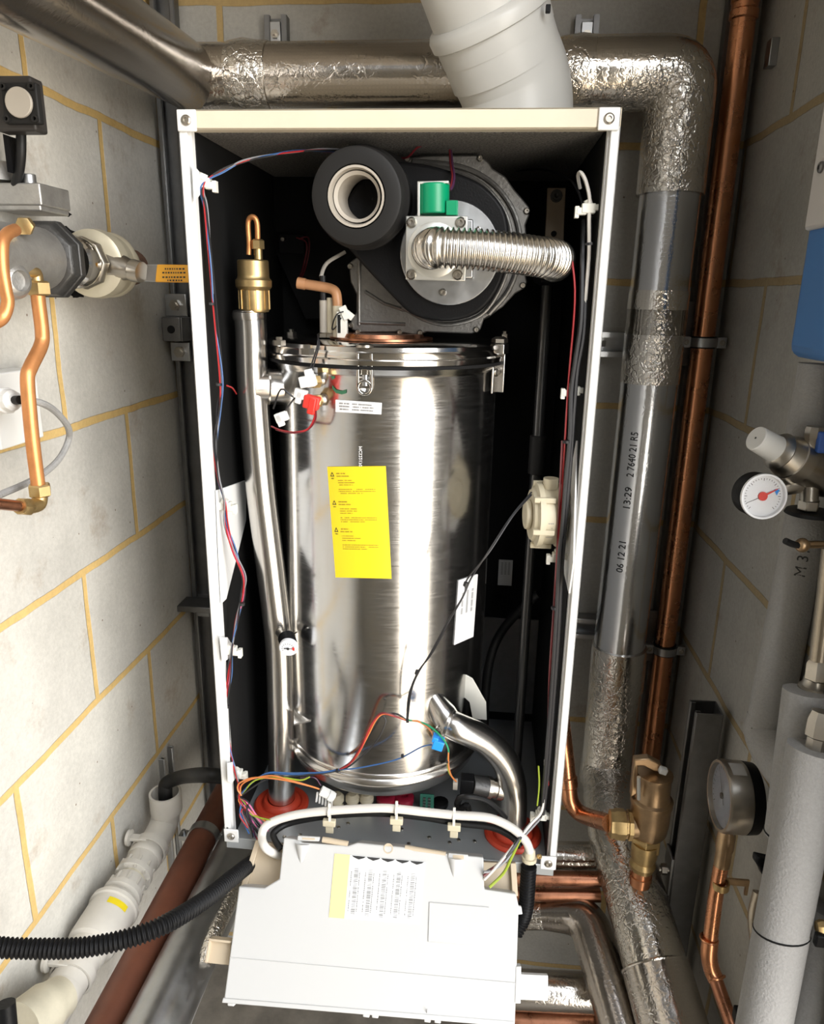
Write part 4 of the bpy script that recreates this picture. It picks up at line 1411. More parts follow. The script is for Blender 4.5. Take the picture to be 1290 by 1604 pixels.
solo(G().lathe(V((c.x, c.y, 0)), (0, 0, 1), [(0, .010), (.008, .010), (.009, .013), (.016, .013), (.018, .009)], 12), 'cap_fitting', M['black'], 'small black ribbed cap right of the green circuit board', 'fitting')
# white multi-pin connector
c = at(508, 1248, Y=.02)
t = thing('wire_connector', 'white multi pin connector lying in front of cream knobs', 'connector', c)
obj_ = part(obox(obox(G(), at(512, 1243, Y=.015), (.022, .012, .010), -28), at(519, 1248, Y=.013), (.010, .010, .012), -28), 'body', M['whitepl'], t, bevel=.001)
g = G()
for k in range(6):
    a = at(497+k*4.5, 1241+k*1.5, Y=.016)
    b = at(495+k*4.8, 1256+k*2, Y=.014)
    g.tube([a, b], .0016, 6)
part(g, 'pins', M['whitepl'], t)
# black loop of cable on tray
solo(G().tube(smooth(P((716, 1268, .03), (718, 1252, .02), (732, 1248, .015), (756, 1252, .02), (775, 1264, .02), (792, 1282, .02)), 6), .0042, 10), 'cable', M['rubber'],
     'short black cable looping in front of the small metal sensor', 'cable')
t = solo(G().tube(smooth(P((720, 1249, .02), (716, 1260, .025), (722, 1266, .02), (731, 1262, .018), (734, 1275, .02)), 5), .005, 10), 'cable_clamp', M['black'],
     'black cable clamp on the base tray beside the short black cable', 'clamp')

# ================================================================== CABLE ARC OVER THE BOX
arc = [bx(466, 1352, -.085), bx(446, 1344, -.05)]+P( (418, 1330, -.04), (410, 1310, -.025), (420, 1291, -.012), (460, 1277, -.004), (515, 1270, -.002), (585, 1266, -.002), (620, 1267, -.002), (665, 1272, -.002), (715, 1277, -.004), (765, 1281, -.006), (800, 1296, -.01), (822, 1316, -.014), (830, 1334, -.015))
solo(G().tube(smooth(arc, 7), .0062, 14), 'cable', M['w_white'], 'thick white cable arching over the top of the control box', 'cable')
arc2 = P((440, 1330, -.03), (430, 1315, -.02), (430, 1303, -.01), (455, 1289, .006), (515, 1278, .010), (590, 1274, .010), (660, 1280, .010), (720, 1290, .008), (770, 1296, .006), (800, 1310, .0), (815, 1326, -.006))
solo(G().tube(smooth(arc2, 7), .0048, 12), 'cable', M['rubber'], 'black cable running just beneath the thick white cable arc', 'cable')
mounts = ((516, 1271, 'leftmost of three cream tie mounts under white cable arc'), (621, 1268, 'middle of three cream tie mounts under white cable arc'), (711, 1278, 'rightmost of three cream tie mounts under white cable arc'))
def mount(px, py, lab):
    c = at(px, py+16, Y=.0)
    t = thing('tie_mount', lab, 'cable tie mount', V((c.x, 0, c.z)), 'cream tie mounts')
    p_ = at(px, py, Y=-.004)
    part(G().box(V((c.x, -.002, c.z)), (.019, .008, .010)).box(V((c.x, -.001, c.z-.012)), (.012, .004, .014)), 'base', M['ivory'], t, bevel=.001)
    part(G().ring(V((p_.x-.0018, p_.y, p_.z)), (1, 0, 0), .0064, .0078, .0036, 20).box(V((p_.x, -.004, (p_.z+c.z)/2)), (.0036, .003, abs(p_.z-c.z))), 'tie', M['clip'], t)
    part(G().box(V((p_.x, p_.y, p_.z+.010)), (.0036, .002, .008)), 'tie_tail', M['clip'], t)
for a in mounts:
    mount(*a)
# gland on right and black corrugated conduit
c = at(829, 1338, Y=-.012)
t = thing('cable_gland', 'cream cable gland where white cable enters, bottom right of boiler', 'cable gland', c)
part(G().lathe(c-V((0, 0, .010)), (.0, 0, 1), [(0, .011), (.006, .011), (.006, .0085), (.016, .008), (.018, .0065)], 12), 'nut', M['ivory'], t)
part(G().screw(c+V((.014, 0, -.002)), (0, -1, 0), .004), 'screw', M['brass'], t)
cp = P((828, 1356, -.008), (826, 1385, -.01), (824, 1415, -.012), (818, 1440, -.012), (806, 1462, -.02))
solo(G().corr(smooth(cp, 8), .0105, .0013, .0052, 18), 'corrugated_conduit', M['black'], 'short black corrugated conduit dropping from boiler bottom right corner', 'conduit', angle=80)
cp = [at(-520, 1500, D=.86), at(-260, 1470, D=.86), at(-60, 1478, D=.86), at(0, 1484, D=.86), at(60, 1486, D=.865), at(130, 1484, D=.87), at(200, 1470, D=.88), at(260, 1447, D=.90), at(320, 1410, D=.96), at(365, 1374, D=1.04), at(395, 1352, D=1.11), at(425, 1340, D=1.16)]
solo(G().corr(smooth(cp, 8), .0105, .0013, .0052, 18), 'corrugated_conduit', M['black'], 'long black corrugated conduit sweeping left from the control box', 'conduit', angle=80)

# ================================================================== WIRING CLIPS
def clip(px, py, Y, s, lab, first=[]):
    a = at(px, py, Y=Y)
    if first:
        c = dup(first[0], a, lab, 0 if s < 0 else PI)
        return
    t = thing('cable_clip', lab, 'cable clip', a, 'white cable clips')
    g = G().box(a, (.016, .012, .011)).box(a+V((.008, 0, -.003)), (.012, .010, .008)).box(a+V((-.009, .002, .001)), (.008, .009, .007))
    part(g, 'body', M['clip'], t, bevel=.0012)
    part(G().tube([a+V((-.001, -.003, .004)), a+V((.0015, -.003, .010))], .0048, 10), 'tie_head', M['clip'], t)
    part(G().box(a+V((.013, 0, -.004)), (.005, .009, .013)), 'tail', M['clip'], t, bevel=.0006)
    first.append(t)
clip(320, 287, .02, -1, 'topmost white cable clip on left inner side of boiler')
clip(353, 792, .02, -1, 'white cable clip on the broad white side plate, left of the flow pipe')
clip(362, 1018, .02, -1, 'white cable clip left of the tiny dial gauge')
clip(371, 1211, .02, -1, 'lowest white cable clip on left, above the orange red ring')
clip(921, 327, .03, 1, 'topmost white cable clip on right inner side of boiler')
clip(898, 612, .03, 1, 'white cable clip on right side, above the cream pressure switch')
clip(874, 872, .03, 1, 'white cable clip on right side, directly under the cream pressure switch')
clip(847, 1277, .02, 1, 'lowest white cable clip on right, at the bottom corner')

# ================================================================== WIRING
def loom(name, lab, cat, strands, loc):
    t = thing(name, lab, cat, loc)
    for mt, r, pts in strands:
        part(G().tube(smooth(P(*pts), 6), r, 6), 'wire', M[mt], t, M[mt].name.replace('_', ' '))
    return t
Lp = [(545, 236, .08), (505, 235, .05), (460, 237, .045), (420, 243, .04), (380, 254, .032), (345, 268, .025), (322, 284, .018), (318, 300, .016), (322, 330, .016), (330, 420, .016), (337, 500, .016), (344, 590, .016), (342, 640, .016), (336, 690, .016), (342, 745, .014), (352, 785, .012), (355, 820, .012), (366, 862, .014), (381, 905, .016), (380, 935, .018), (371, 970, .018), (364, 1010, .014), (359, 1060, .014), (354, 1105, .014), (356, 1150, .014), (362, 1185, .012), (370, 1210, .010), (375, 1238, .008), (374, 1250, .006)]
def off(pts, seed, a):
    rnd = random.Random(seed)
    out = []
    for i, (x, y, Y) in enumerate(pts):
        k = .25 if i in (6, 15, 21, 26, 27, 28) else 1
        out.append((x+rnd.uniform(-a, a)*k, y+rnd.uniform(-a*.5, a*.5)*k, Y+rnd.uniform(-.003, .002)))
    return out
fan_ends = ((404, 1316), (398, 1309), (410, 1300), (392, 1302), (416, 1306), (402, 1296), (395, 1290), (408, 1310), (420, 1298))
st = []
for i, (mt, a) in enumerate((('w_red', 3), ('w_blue', 4.5), ('w_black', 3), ('w_grey', 4), ('w_black', 4), ('w_pink', 2.5), ('w_red', 3))):
    pts = off(Lp if i in (0, 1, 2, 3, 4) else Lp[15:], i+1, a)
    e = fan_ends[i]
    pts += [((374+e[0])/2-8+i*2, 1278, .0), (e[0], e[1], -.006)]
    st.append((mt, .00105, pts))
loom('wiring_loom', 'red, blue and black wiring loom clipped down boiler left inner side', 'wiring loom', st, at(374, 1250, Y=.006))
g = []
t = COL.objects['wiring_loom']
for (px, py) in ((332, 476), (343, 602), (379, 946), (355, 1106), (375, 1246)):
    part(G().tube([at(px, py-2, Y=.014), at(px, py+2, Y=.014)], .004, 8), 'cable_tie', M['w_black'], t)
part(G().tube(smooth(P((355, 604, .016), (364, 608, .03), (370, 617, .06)), 4), .001, 6), 'wire', M['w_red'], t)
# fanned wires into the box
st = []
for i, (mt, e) in enumerate((('w_orange', (418, 1288)), ('w_blue', (390, 1306)), ('w_pink', (413, 1294)), ('w_black', (405, 1304)), ('w_purple', (400, 1312)), ('w_yg', (424, 1285)), ('w_black', (396, 1312)), ('w_red', (388, 1297)), ('w_pink', (420, 1302)), ('w_black', (410, 1316)))):
    st.append((mt, .0012, [(374, 1248, .006), (376+i*1.5, 1258, .004), ((375+e[0])/2+(-6 if i % 2 else 3), 1276, -.002), (e[0], e[1], -.012)]))
loom('wire_fan', 'spray of thin coloured wires fanning beside the orange red ring', 'wires', st, at(374, 1250, Y=.006))
# branch to the right: blue/black to the sensors
st = [('w_blue', .0010, [(375, 1246, .006), (388, 1232, .008), (415, 1213, .01), (450, 1213, .01), (490, 1213, .005), (530, 1206, .0), (560, 1203, -.008), (620, 1190, -.012), (660, 1170, -.02), (680, 1166, -.024)]),
      ('w_blue', .0011, [(376, 1248, .006), (390, 1230, .007), (418, 1211, .009), (455, 1211, .009), (500, 1210, .004), (532, 1205, .0)]),
      ('w_black', .0013, [(376, 1248, .006), (395, 1234, .004), (420, 1220, .008), (460, 1216, .008), (530, 1207, .0), (560, 1190, -.008), (590, 1160, -.012), (604, 1130, -.01), (600, 1120, -.008), (620, 1118, -.008), (637, 1128, -.01)]),
      ('w_red', .0013, [(532, 1205, .0), (548, 1196, -.004), (566, 1170, -.008), (580, 1138, -.01), (596, 1119, -.01), (615, 1121, -.01), (638, 1129, -.01)]),
      ('w_maroon', .0013, [(532, 1205, .0), (552, 1190, -.004), (572, 1154, -.008), (588, 1124, -.01), (604, 1117, -.01), (638, 1129, -.01)]),
      ('w_orange', .0013, [(534, 1205, .0), (556, 1188, -.004), (575, 1154, -.008), (590, 1126, -.01), (605, 1118, -.01), (638, 1128, -.01), (655, 1130, -.012), (672, 1142, -.016), (680, 1156, -.022)]),
      ('w_green', .0013, [(638, 1128, -.01), (658, 1131, -.012), (676, 1140, -.02), (694, 1158, -.03), (702, 1175, -.03), (700, 1192, -.025)]),
      ('w_yg', .0012, [(700, 1192, -.025), (703, 1210, -.015), (712, 1222, .02)]),
      ('w_orange', .0012, [(702, 1178, -.03), (702, 1198, -.025), (706, 1214, -.01), (714, 1224, .02)])]
t = loom('wiring_loom', 'blue, red and orange sensor wires trailing across the drum bottom', 'wiring loom', st, at(530, 1206, Y=0))
for (px, py, Y) in ((528, 1207, .0), (638, 1129, -.01), (630, 1184, -.014), (700, 1192, -.026)):
    part(G().tube([at(px-2, py, Y=Y), at(px+2, py, Y=Y)], .003, 8), 'cable_tie', M['w_black'], t)
st = [('w_orange', .0012, [(376, 1246, .006), (378, 1230, .006), (395, 1220, .006), (425, 1215, .006), (450, 1221, .004), (475, 1228, .006), (500, 1236, .014)]),
      ('w_yg', .0012, [(376, 1248, .006), (400, 1222, .007), (440, 1218, .006), (470, 1222, .005), (485, 1217, .006)]),
      ('w_orange', .0012, [(378, 1246, .005), (372, 1236, .004), (376, 1226, .005), (400, 1218, .006), (445, 1222, .004), (495, 1234, .014)]),
      ('w_purple', .001, [(470, 1218, .01), (492, 1218, .01), (502, 1230, .014)])]
loom('wire_pair', 'orange wires reaching the white multi pin connector past flow pipe', 'wires', st, at(450, 1220, Y=.004))
# black pair from pressure switch across the drum
st = [('w_black', .0012, [(832, 771, .04), (800, 810, .01), (762, 868, -.012), (738, 905, -.012), (724, 936, -.014), (700, 975, -.016), (675, 1022, -.016), (656, 1052, -.014), (644, 1082, -.012), (638, 1128, -.01)]),
      ('w_black', .0012, [(832, 775, .04), (803, 808, .01), (765, 866, -.012), (731, 908, -.012), (727, 930, -.014), (702, 975, -.017), (677, 1022, -.017), (654, 1053, -.015), (640, 1090, -.012), (637, 1127, -.01)])]
t = loom('wire_pair', 'thin black twin wire slanting across drum from cream pressure switch', 'wires', st, at(638, 1128, Y=-.01))
for (px, py) in ((731, 915), (655, 1053)):
    part(G().tube([at(px-1, py-3, Y=-.013), at(px-3, py+3, Y=-.013)], .003, 8), 'cable_tie', M['w_black'], t)
# small wires near the sensors
st = [('w_red', .0012, [(492, 638, .0), (492, 655, .0), (482, 672, .0), (462, 677, .0), (440, 674, .01), (425, 668, .03)]),
      ('w_maroon', .0012, [(494, 636, .0), (494, 657, .0), (480, 674, .0), (455, 678, .0), (432, 673, .02)])]
loom('wire_pair', 'red wire loop hanging beneath the bright red plug', 'wires', st, at(470, 677, Y=0))
st = [('w_black', .001, [(482, 595, .0), (488, 570, .002), (496, 545, .004), (498, 530, .012), (497, 524, .06)]), ('w_black', .001, [(485, 594, .0), (492, 568, .002), (499, 544, .004), (500, 532, .012)])]
loom('wire_pair', 'thin black wires rising over drum rim from the white plug', 'wires', st, at(485, 595, Y=0))
# purple wires over the fan
st = [('w_maroon', .0013, [(505, 237, .10), (560, 240, .12), (600, 247, .13), (628, 248, .12), (640, 245, .11), (655, 230, .10), (680, 224, .10), (700, 226, .10)]),
      ('w_purple', .0016, [(706, 236, .10), (708, 256, .08), (711, 276, .06), (709, 290, .05), (705, 298, .045)]),
      ('w_maroon', .0014, [(704, 235, .10), (705, 256, .08), (708, 276, .06), (705, 298, .045)])]
loom('wire_pair', 'purple and black wires looping over the fan to green coil', 'wires', st, at(640, 248, Y=.11))
# right hand looms
st = [('w_black', .003, [(914, 345, .05), (912, 420, .03), (910, 500, .02), (902, 560, .02), (895, 612, .02), (893, 680, .015), (886, 760, .012), (880, 830, .010), (876, 870, .010), (872, 950, .010), (866, 1050, .010), (858, 1160, .010), (852, 1230, .010), (846, 1278, .010), (826, 1296, -.005), (802, 1330, -.03), (780, 1355, -.04), (760, 1368, -.04)]),
      ('w_black', .0026, [(926, 340, .05), (918, 430, .03), (914, 520, .02), (904, 580, .02), (899, 640, .018), (892, 740, .014), (884, 840, .012), (879, 900, .012), (874, 1000, .012), (865, 1120, .012), (857, 1220, .012), (850, 1276, .010)]),
      ('w_red', .0013, [(895, 400, .04), (900, 470, .03), (890, 600, .025), (884, 700, .02), (878, 800, .018), (872, 880, .014), (868, 960, .014), (863, 1050, .014), (861, 1140, .014), (858, 1230, .012)]),
      ('w_maroon', .0013, [(880, 690, .022), (872, 860, .016), (867, 950, .014), (860, 1060, .014), (858, 1160, .013)])]
t = loom('wiring_loom', 'black cables with a red wire clipped down boiler right inner side', 'wiring loom', st, at(846, 1278, Y=.01))
for (px, py) in ((922, 382), (886, 692), (868, 952)):
    part(G().tube([at(px, py-2, Y=.012), at(px, py+2, Y=.012)], .0045, 8), 'cable_tie', M['w_black'], t)
st = [('w_white', .0022, [(908, 295, .06), (905, 276, .05), (909, 270, .04), (917, 284, .035), (923, 312, .028), (922, 345, .026), (922, 400, .026), (918, 450, .024), (914, 500, .024)]),
      ('w_black', .0016, [(800, 268, .3), (850, 266, .22), (890, 280, .12), (905, 300, .06), (912, 320, .04)])]
loom('cable', 'white looped cable at the top right clip inside boiler', 'cable', st, at(922, 345, Y=.026))
st = [('w_white', .0022, [(854, 1190, .012), (853, 1230, .012), (848, 1270, .008), (830, 1292, -.004), (800, 1330, -.03), (775, 1360, -.045), (758, 1378, -.05)]),
      ('w_maroon', .002, [(842, 1280, .006), (815, 1310, -.015), (795, 1340, -.035), (770, 1362, -.045), (757, 1372, -.05)]),
      ('w_grey', .002, [(846, 1282, .006), (812, 1320, -.02), (790, 1350, -.04), (768, 1364, -.046), (757, 1366, -.05)])]
loom('cable_group', 'white and maroon cables dropping into control box right side', 'cables', st, at(800, 1330, Y=-.03))
solo(G().tube(smooth(P((843, 1200, .012), (844, 1230, .012), (841, 1262, .01)), 5), .0012, 6), 'earth_wire', M['w_yg'], 'yellow green earth wire end standing above lowest right clip', 'wire')
solo(G().tube(smooth(P((814, 1315, -.02), (800, 1345, -.035), (788, 1368, -.042), (766, 1390, -.055)), 6), .0022, 8), 'earth_wire', M['w_yg'], 'bright yellow green earth wire entering control box top right', 'wire')
# black hose low on right inside
hs = P((845, 930, .2), (815, 955, .22), (785, 990, .24), (768, 1030, .24), (760, 1090, .24), (758, 1180, .24))
solo(G().tube(smooth(hs, 6), .0075, 12), 'rubber_hose', M['rubber'], 'black rubber hose curving down inside boiler, behind the cut metal plate', 'hose')
# ================================================================== LEFT WALL: GAS TRAIN
XG = -.420
zg = at(110, 410, X=XG).z
def gp_(px):
    return V((XG, at(px, 410, X=XG).y, zg))
yax = V((0, 1, 0))
t = thing('gas_valve_body', 'grey cast gas control body with black flange, left edge of photo', 'gas valve', gp_(40))
yb0, yb1 = gp_(-40).y, gp_(62).y
part(G().lathe(V((XG, yb0, zg)), yax, [(0, .036), (yb1-yb0, .036)], 32), 'cast_body', M['castl'], t, bevel=.003)
part(G().lathe(gp_(60), yax, [(0, .036), (.004, .043), (.012, .0455), (.020, .0455), (.024, .043)], 8, rot=PI/8), 'flange', M['castd'], t, 'dark octagonal flange', bevel=.002)
part(G().lathe(gp_(72), yax, [(0, .0475), (.010, .0475), (.022, .040), (.026, .036)], 8, rot=PI/8), 'flange_ring', M['castd'], t, bevel=.0015)
ap = at(35, 440, X=-.385)
part(G().lathe(ap-V((.015, 0, 0)), (1, -.35, 0), [(0, .021), (.010, .019), (.016, .015), (.018, .011), (.012, .010)], 24), 'port_boss', M['castl'], t)
a0, a1 = at(-12, 292, Y=-.015), at(62, 292, Y=-.015)
zt_, zb_ = at(30, 283, Y=-.015).z, at(30, 330, Y=-.015).z
part(G().rng((a0.x, -.015, zb_+.006), (a1.x, .05, zt_-.002)).rng((a0.x, -.013, zb_), (a1.x-.003, .05, zb_+.012)), 'top_flange', M['castl'], t, bevel=.002)
b = at(46, 290, Y=.0)
part(G().cyl(b, b+V((0, 0, .012)), .0085, seg=18), 'flange_bolt', M['galv'], t, bevel=.001)
q0 = at(5, 285, Y=.01)
part(G().lathe(q0, (0, 0, 1), [(0, .024), (.012, .021), (.022, .013)], 20), 'neck', M['castl'], t)
# pressure switch box above
f0, f1 = at(-20, 118, Y=-.045), at(57, 205, Y=-.045)
t = thing('actuator_box', 'dark box with round pale button, upper left by the wall', 'control', V(((f0.x+f1.x)/2, -.02, f1.z)))
part(G().rng((f0.x, -.045, f1.z), (f1.x, -.020, f0.z)), 'housing', mat('dark_grey_plastic', (.03, .027, .025), .45, spec=.3), t, bevel=.003)
c = at(35, 163, Y=-.046)
part(G().box(c, (.042, .010, .041)), 'button_plate', M['greyrub'], t, bevel=.002)
part(G().cyl(c+V((.0005, -.005, 0)), c+V((.0005, -.009, 0)), .0155, seg=32), 'button', M['ceram'], t, 'round off white button', bevel=.001)
for i in (-1, 1):
    for j in (-1, 1):
        p = c+V((i*.0165, -.005, j*.016))
        part(G().lathe(p, (0, -1, 0), [(0, .004), (.003, .004), (.003, .002), (.0, .0018)], 12), 'screw', M['greyrub'], t)
part(G().tube(smooth([at(33, 208, Y=-.02), at(33, 240, Y=-.02), at(30, 268, Y=-.015), at(24, 290, Y=-.01)], 5), .0055, 12), 'cable', M['rubber'], t)
part(G().rng((f0.x, -.03, f1.z-.04), (at(8, 240, Y=-.03).x, .0, f1.z)), 'support', M['black'], t)
# ball valve
t = thing('ball_valve', 'cream and nickel ball valve with yellow lever on left wall gas pipe', 'valve', gp_(150))
part(G().lathe(gp_(104), yax, [(0, .030), (.004, .033), (.010, .030), (.016, .033), (.030, .031)], 32), 'nipple', M['chrome'], t)
part(G().lathe(gp_(126), yax, [(0, .031), (.003, .0335), (.012, .034), (.014, .032)], 8), 'hex_end', M['nickel'], t, bevel=.001)
y1 = gp_(140)
part(G().lathe(y1, yax, [(0, .036), (.004, .044), (.022, .0455), (.024, .043), (.045, .042), (.048, .044), (.054, .044), (.056, .036), (.08, .034)], 36), 'body', mat('cream_nickel', (.60, .55, .42), .38, .5), t, 'cream painted body')
sb = at(190, 418, X=XG+.03)
part(G().lathe(at(172, 415, X=XG+.02), (at(215, 425, Y=at(190, 418, X=XG+.03).y-.02)-at(172, 415, X=XG+.02)), [(0, .022), (.02, .017), (.034, .013), (.036, .015), (.05, .014)], 16), 'stem', M['nickel'], t)
nt_ = at(208, 424, X=XG+.05)
part(G().lathe(nt_-V((.01, -.004, 0)), (1, -.5, 0), [(0, .012), (.012, .012), (.014, .009)], 6), 'nut', M['nickel'], t)
YL = nt_.y
lv = [at(x, y, Y=YL-.002) for x, y in ((216, 414), (248, 414), (248, 442), (214, 440))]
part(G().prism(lv, (0, .003, 0)), 'lever_arm', M['galv'], t, bevel=.001)
sl = part(G().prism([at(x, y, Y=YL-.006) for x, y in ((245, 414), (312, 415), (312, 443), (242, 442))], (0, .010, 0)), 'lever_sleeve', M['orangey'], t, 'yellow printed lever sleeve', bevel=.002)
g = G()
rnd = random.Random(4)
for (y, x0, x1) in ((420, 258, 288), (426, 254, 290), (433, 254, 288), (438, 262, 285)):
    x = x0
    while x < x1:
        w = rnd.uniform(1.5, 4)
        g.add([at(x, y, Y=YL-.0065), at(x+w, y, Y=YL-.0065), at(x+w, y+2.4, Y=YL-.0065), at(x, y+2.4, Y=YL-.0065)], [(0, 3, 2, 1)])
        x += w+1.6
part(g, 'print', M['ink'], sl)
yb = gp_(178)
solo(G().tube([yb, V((XG, yb.y+.05, zg)), V((XG-.035, yb.y+.10, zg+.002)), V((XL-.02, yb.y+.12, zg+.003))], .026, 24), 'gas_pipe', M['copperd'],
     'brown gas pipe entering left wall behind the ball valve', 'pipe')
g = G()
hp0 = at(107, 367, X=XL+.001)
for (px, py, a, b_) in ((107, 368, .022, .010), (118, 373, .022, .006), (112, 455, .018, .007), (122, 462, .02, .004), (105, 335, .010, .003)):
    c = at(px, py, X=XL)
    g.lathe(c-V((.004, 0, 0)), (1, 0, 0), [(0, 1), (.0048, 1)], 14)
    n0 = len(g.v)-28
    for i in range(n0, len(g.v)):
        dv = g.v[i]-c
        g.v[i] = V((g.v[i].x, c.y+dv.y*a*(1+.25*math.sin(i*2.3)), c.z+dv.z*b_*(1+.3*math.cos(i*1.7))))
solo(g, 'wall_hole', M['blackm'], 'ragged black holes in left wall around the ball valve', 'hole', kind=None) if False else struct(g, 'trim_1', M['blackm'])  # ragged black discs set into the left wall as its holes
# copper tubes with fittings
t = thing('copper_tube', 'curved orange copper tube at left edge from upper brass nut', 'copper tube', at(5, 500, X=-.40))
pts = [at(24, 360, X=-.375), at(12, 366, X=-.372), at(4, 382, X=-.370), at(4, 420, X=-.368), at(9, 455, X=-.366), at(12, 475, X=-.366), at(4, 498, X=-.37), at(-15, 510, X=-.375)]
part(G().tube(smooth(pts, 6), .0062, 14), 'tube', M['coppero'], t)
part(G().lathe(at(44, 352, X=-.385), at(24, 360, X=-.375)-at(44, 352, X=-.385), [(0, .0075), (.006, .008), (.007, .0095), (.014, .0095), (.015, .007)], 6), 'nut', M['brass'], t)
t = thing('copper_tube', 'long orange copper tube with brass elbows down the left wall', 'copper tube', at(60, 790, X=-.43))
XT = -.392
pts = [at(59, 452, X=XT), at(60, 470, X=XT), at(66, 520, X=XT), at(64, 542, X=XT), at(48, 575, X=XT), at(43, 595, X=XT), at(47, 650, X=XT), at(52, 700, X=XT), at(60, 762, X=XT)]
part(G().tube(smooth(pts, 6), .0078, 16), 'tube', M['coppero'], t)
e0 = [at(38, 424, X=-.395), at(50, 424, X=XT), at(56, 428, X=XT), at(58, 442, X=XT)]
el = part(G().tube(fillet(e0, .008, 5), .0072, 14), 'elbow', M['brass'], t, 'brass elbow')
part(G().lathe(at(59, 440, X=XT), (0, 0, -1), [(0, .011), (.002, .0135), (.014, .0135), (.016, .011)], 6), 'nut', M['brass'], el)
e1 = [at(61, 762, X=XT), at(63, 790, X=XT), at(45, 794, X=XT), at(30, 793, X=XT)]
el = part(G().tube(fillet(e1, .008, 5), .0085, 14), 'elbow', M['brass'], t, 'brass elbow')
part(G().lathe(at(61, 758, X=XT), (0, 0, -1), [(0, .011), (.002, .0128), (.013, .0128), (.015, .010)], 6), 'nut', M['brass'], el)
part(G().lathe(at(46, 794, X=XT), at(28, 793, X=XT)-at(46, 794, X=XT), [(0, .009), (.004, .0105), (.013, .0105), (.018, .0085)], 6), 'nut', M['brass'], el)
part(G().tube([at(32, 793, X=XT), at(-160, 772, X=XT)], .0062, 12), 'tail', M['copperd'], t, 'darker copper tail')
# junction box with gland
j0, j1 = at(-15, 578, Y=-.04), at(24, 690, Y=-.04)
t = thing('junction_box', 'white junction box with cable gland at left edge of photo', 'junction box', V(((j0.x+j1.x)/2, 0, j1.z)))
part(G().rng((XL, -.10, j1.z), (XL+.032, -.012, j0.z)), 'box', M['whitepl'], t, bevel=.002)
gc0 = at(2, 628, X=-.44)
gd = (at(38, 626, X=-.40)-gc0).normalized()
part(G().lathe(gc0, gd, [(-.03, .013), (0, .013), (.002, .0155), (.012, .0155), (.014, .013), (.022, .012), (.026, .008)], 10), 'gland', M['whitepl'], t, bevel=.0008)
part(G().cyl(gc0+gd*.024, gc0+gd*.036, .005, seg=12), 'seal', M['greyrub'], t)
cpts = [gc0+gd*.03, at(60, 630, X=-.40), at(85, 643, X=-.41), at(106, 668, X=-.42), at(107, 690, X=-.43), at(90, 722, X=-.43), at(55, 750, X=-.43), at(0, 775, X=-.43), at(-30, 788, X=-.43), at(-200, 860, X=-.44)]
solo(G().tube(smooth(cpts, 6), .0042, 10), 'cable', M['lag'], 'grey cable looping from the white junction box behind copper tube', 'cable')
t = thing('pipe_stub', 'black tube end in the bottom left corner of the photo', 'pipe', at(4, 1590, D=.85))
part(G().tube([at(8, 1572, D=.85), at(14, 1640, D=.85)], .011, 16), 'tube', M['black'], t)

# ================================================================== LOWER LEFT PIPES
def wp(px, py):
    return at(px, py, X=-.440)
t = thing('waste_pipe', 'white plastic condensate waste pipe with fittings along the left wall', 'waste pipe', wp(150, 1450))
ax0, ax1 = wp(70, 1600), wp(253, 1300)
d = (ax1-ax0).normalized()
def wa(px, py):
    """nearest point on the pipe axis"""
    q = wp(px, py)
    return ax0+d*((q-ax0).dot(d))
part(G().tube([wa(100, 1550), wa(250, 1303)], .0225, 24), 'tube', M['pvcold'], t, 'yellowed plastic tube')
sk = at(249, 1255, Y=ax1.y)
base = ax1
part(G().tube(smooth([wa(238, 1322), wa(247, 1306), ax1+V((0, .012, .006)), V((ax1.x+.004, ax1.y+.018, ax1.z+.035))], 5), .0255, 28), 'elbow', M['pvc'], t)
pz = V((ax1.x+.004, ax1.y+.018, ax1.z+.028))
topz = at(247, 1240, Y=pz.y).z
part(G().lathe(pz, (0, 0, 1), [(0, .0255), (.001, .0285), (topz-pz.z, .0285), (topz-pz.z, .0245), (.002, .024), (.002, 0)], 32), 'open_socket', M['pvc'], t)
part(G().lathe(wa(222, 1335), d, [(0, .0285), (.003, .030), (.012, .030), (.016, .0275), (.04, .0265)], 28), 'union_nut', M['pvc'], t)
part(G().lathe(wa(205, 1362), d, [(0, .027), (.002, .0315), (.012, .0315), (.014, .0285), (.03, .0275), (.05, .0275)], 28), 'union_nut', M['pvc'], t)
part(G().lathe(wa(186, 1395), d, [(0, .028), (.003, .0325), (.012, .0325), (.014, .029), (.035, .027)], 28), 'union_nut', M['pvc'], t)
g = G()
for (px, py) in ((209, 1352), (193, 1381)):
    o = wa(px, py)
    u, v, w = basis(d)
    for k in range(10):
        a = 2*PI*k/10
        g.box(o+(u*math.cos(a)+v*math.sin(a))*.0285, (.004, .004, .026), (u, v, w))
part(g, 'grip_ribs', M['pvc'], t)
b0, b1 = wa(140, 1472), wa(182, 1402)
Lb = (b1-b0).length
body = part(G().lathe(b0, d, [(-.006, .024), (0, .036), (.006, .0375), (Lb*.80, .0375), (Lb*.82, .0405), (Lb*.90, .0405), (Lb*.92, .038), (Lb*.99, .036), (Lb+.004, .026)], 36), 'trap_body', M['pvc'], t)
o = wa(167, 1423)
cdir = (CAM-o).normalized()
cdir = (cdir-d*cdir.dot(d)).normalized()
sd = d.cross(cdir)
g = G().grid(lambda u_, v_: o+d*((v_-.5)*.011)+(cdir*math.cos((u_-.45)*.9)+sd*math.sin((u_-.45)*.9))*.0381, 8, 1)
part(g, 'yellow_tag', M['yellow'], body, 'small yellow mark')
part(G().lathe(wa(128, 1492), d, [(0, .029), (.004, .030), (.02, .030), (.022, .026)], 28), 'union_nut', M['pvc'], t)
part(G().lathe(wa(112, 1520), d, [(0, .0275), (.004, .0275), (.03, .0275)], 28), 'coupling', M['pvc'], t)
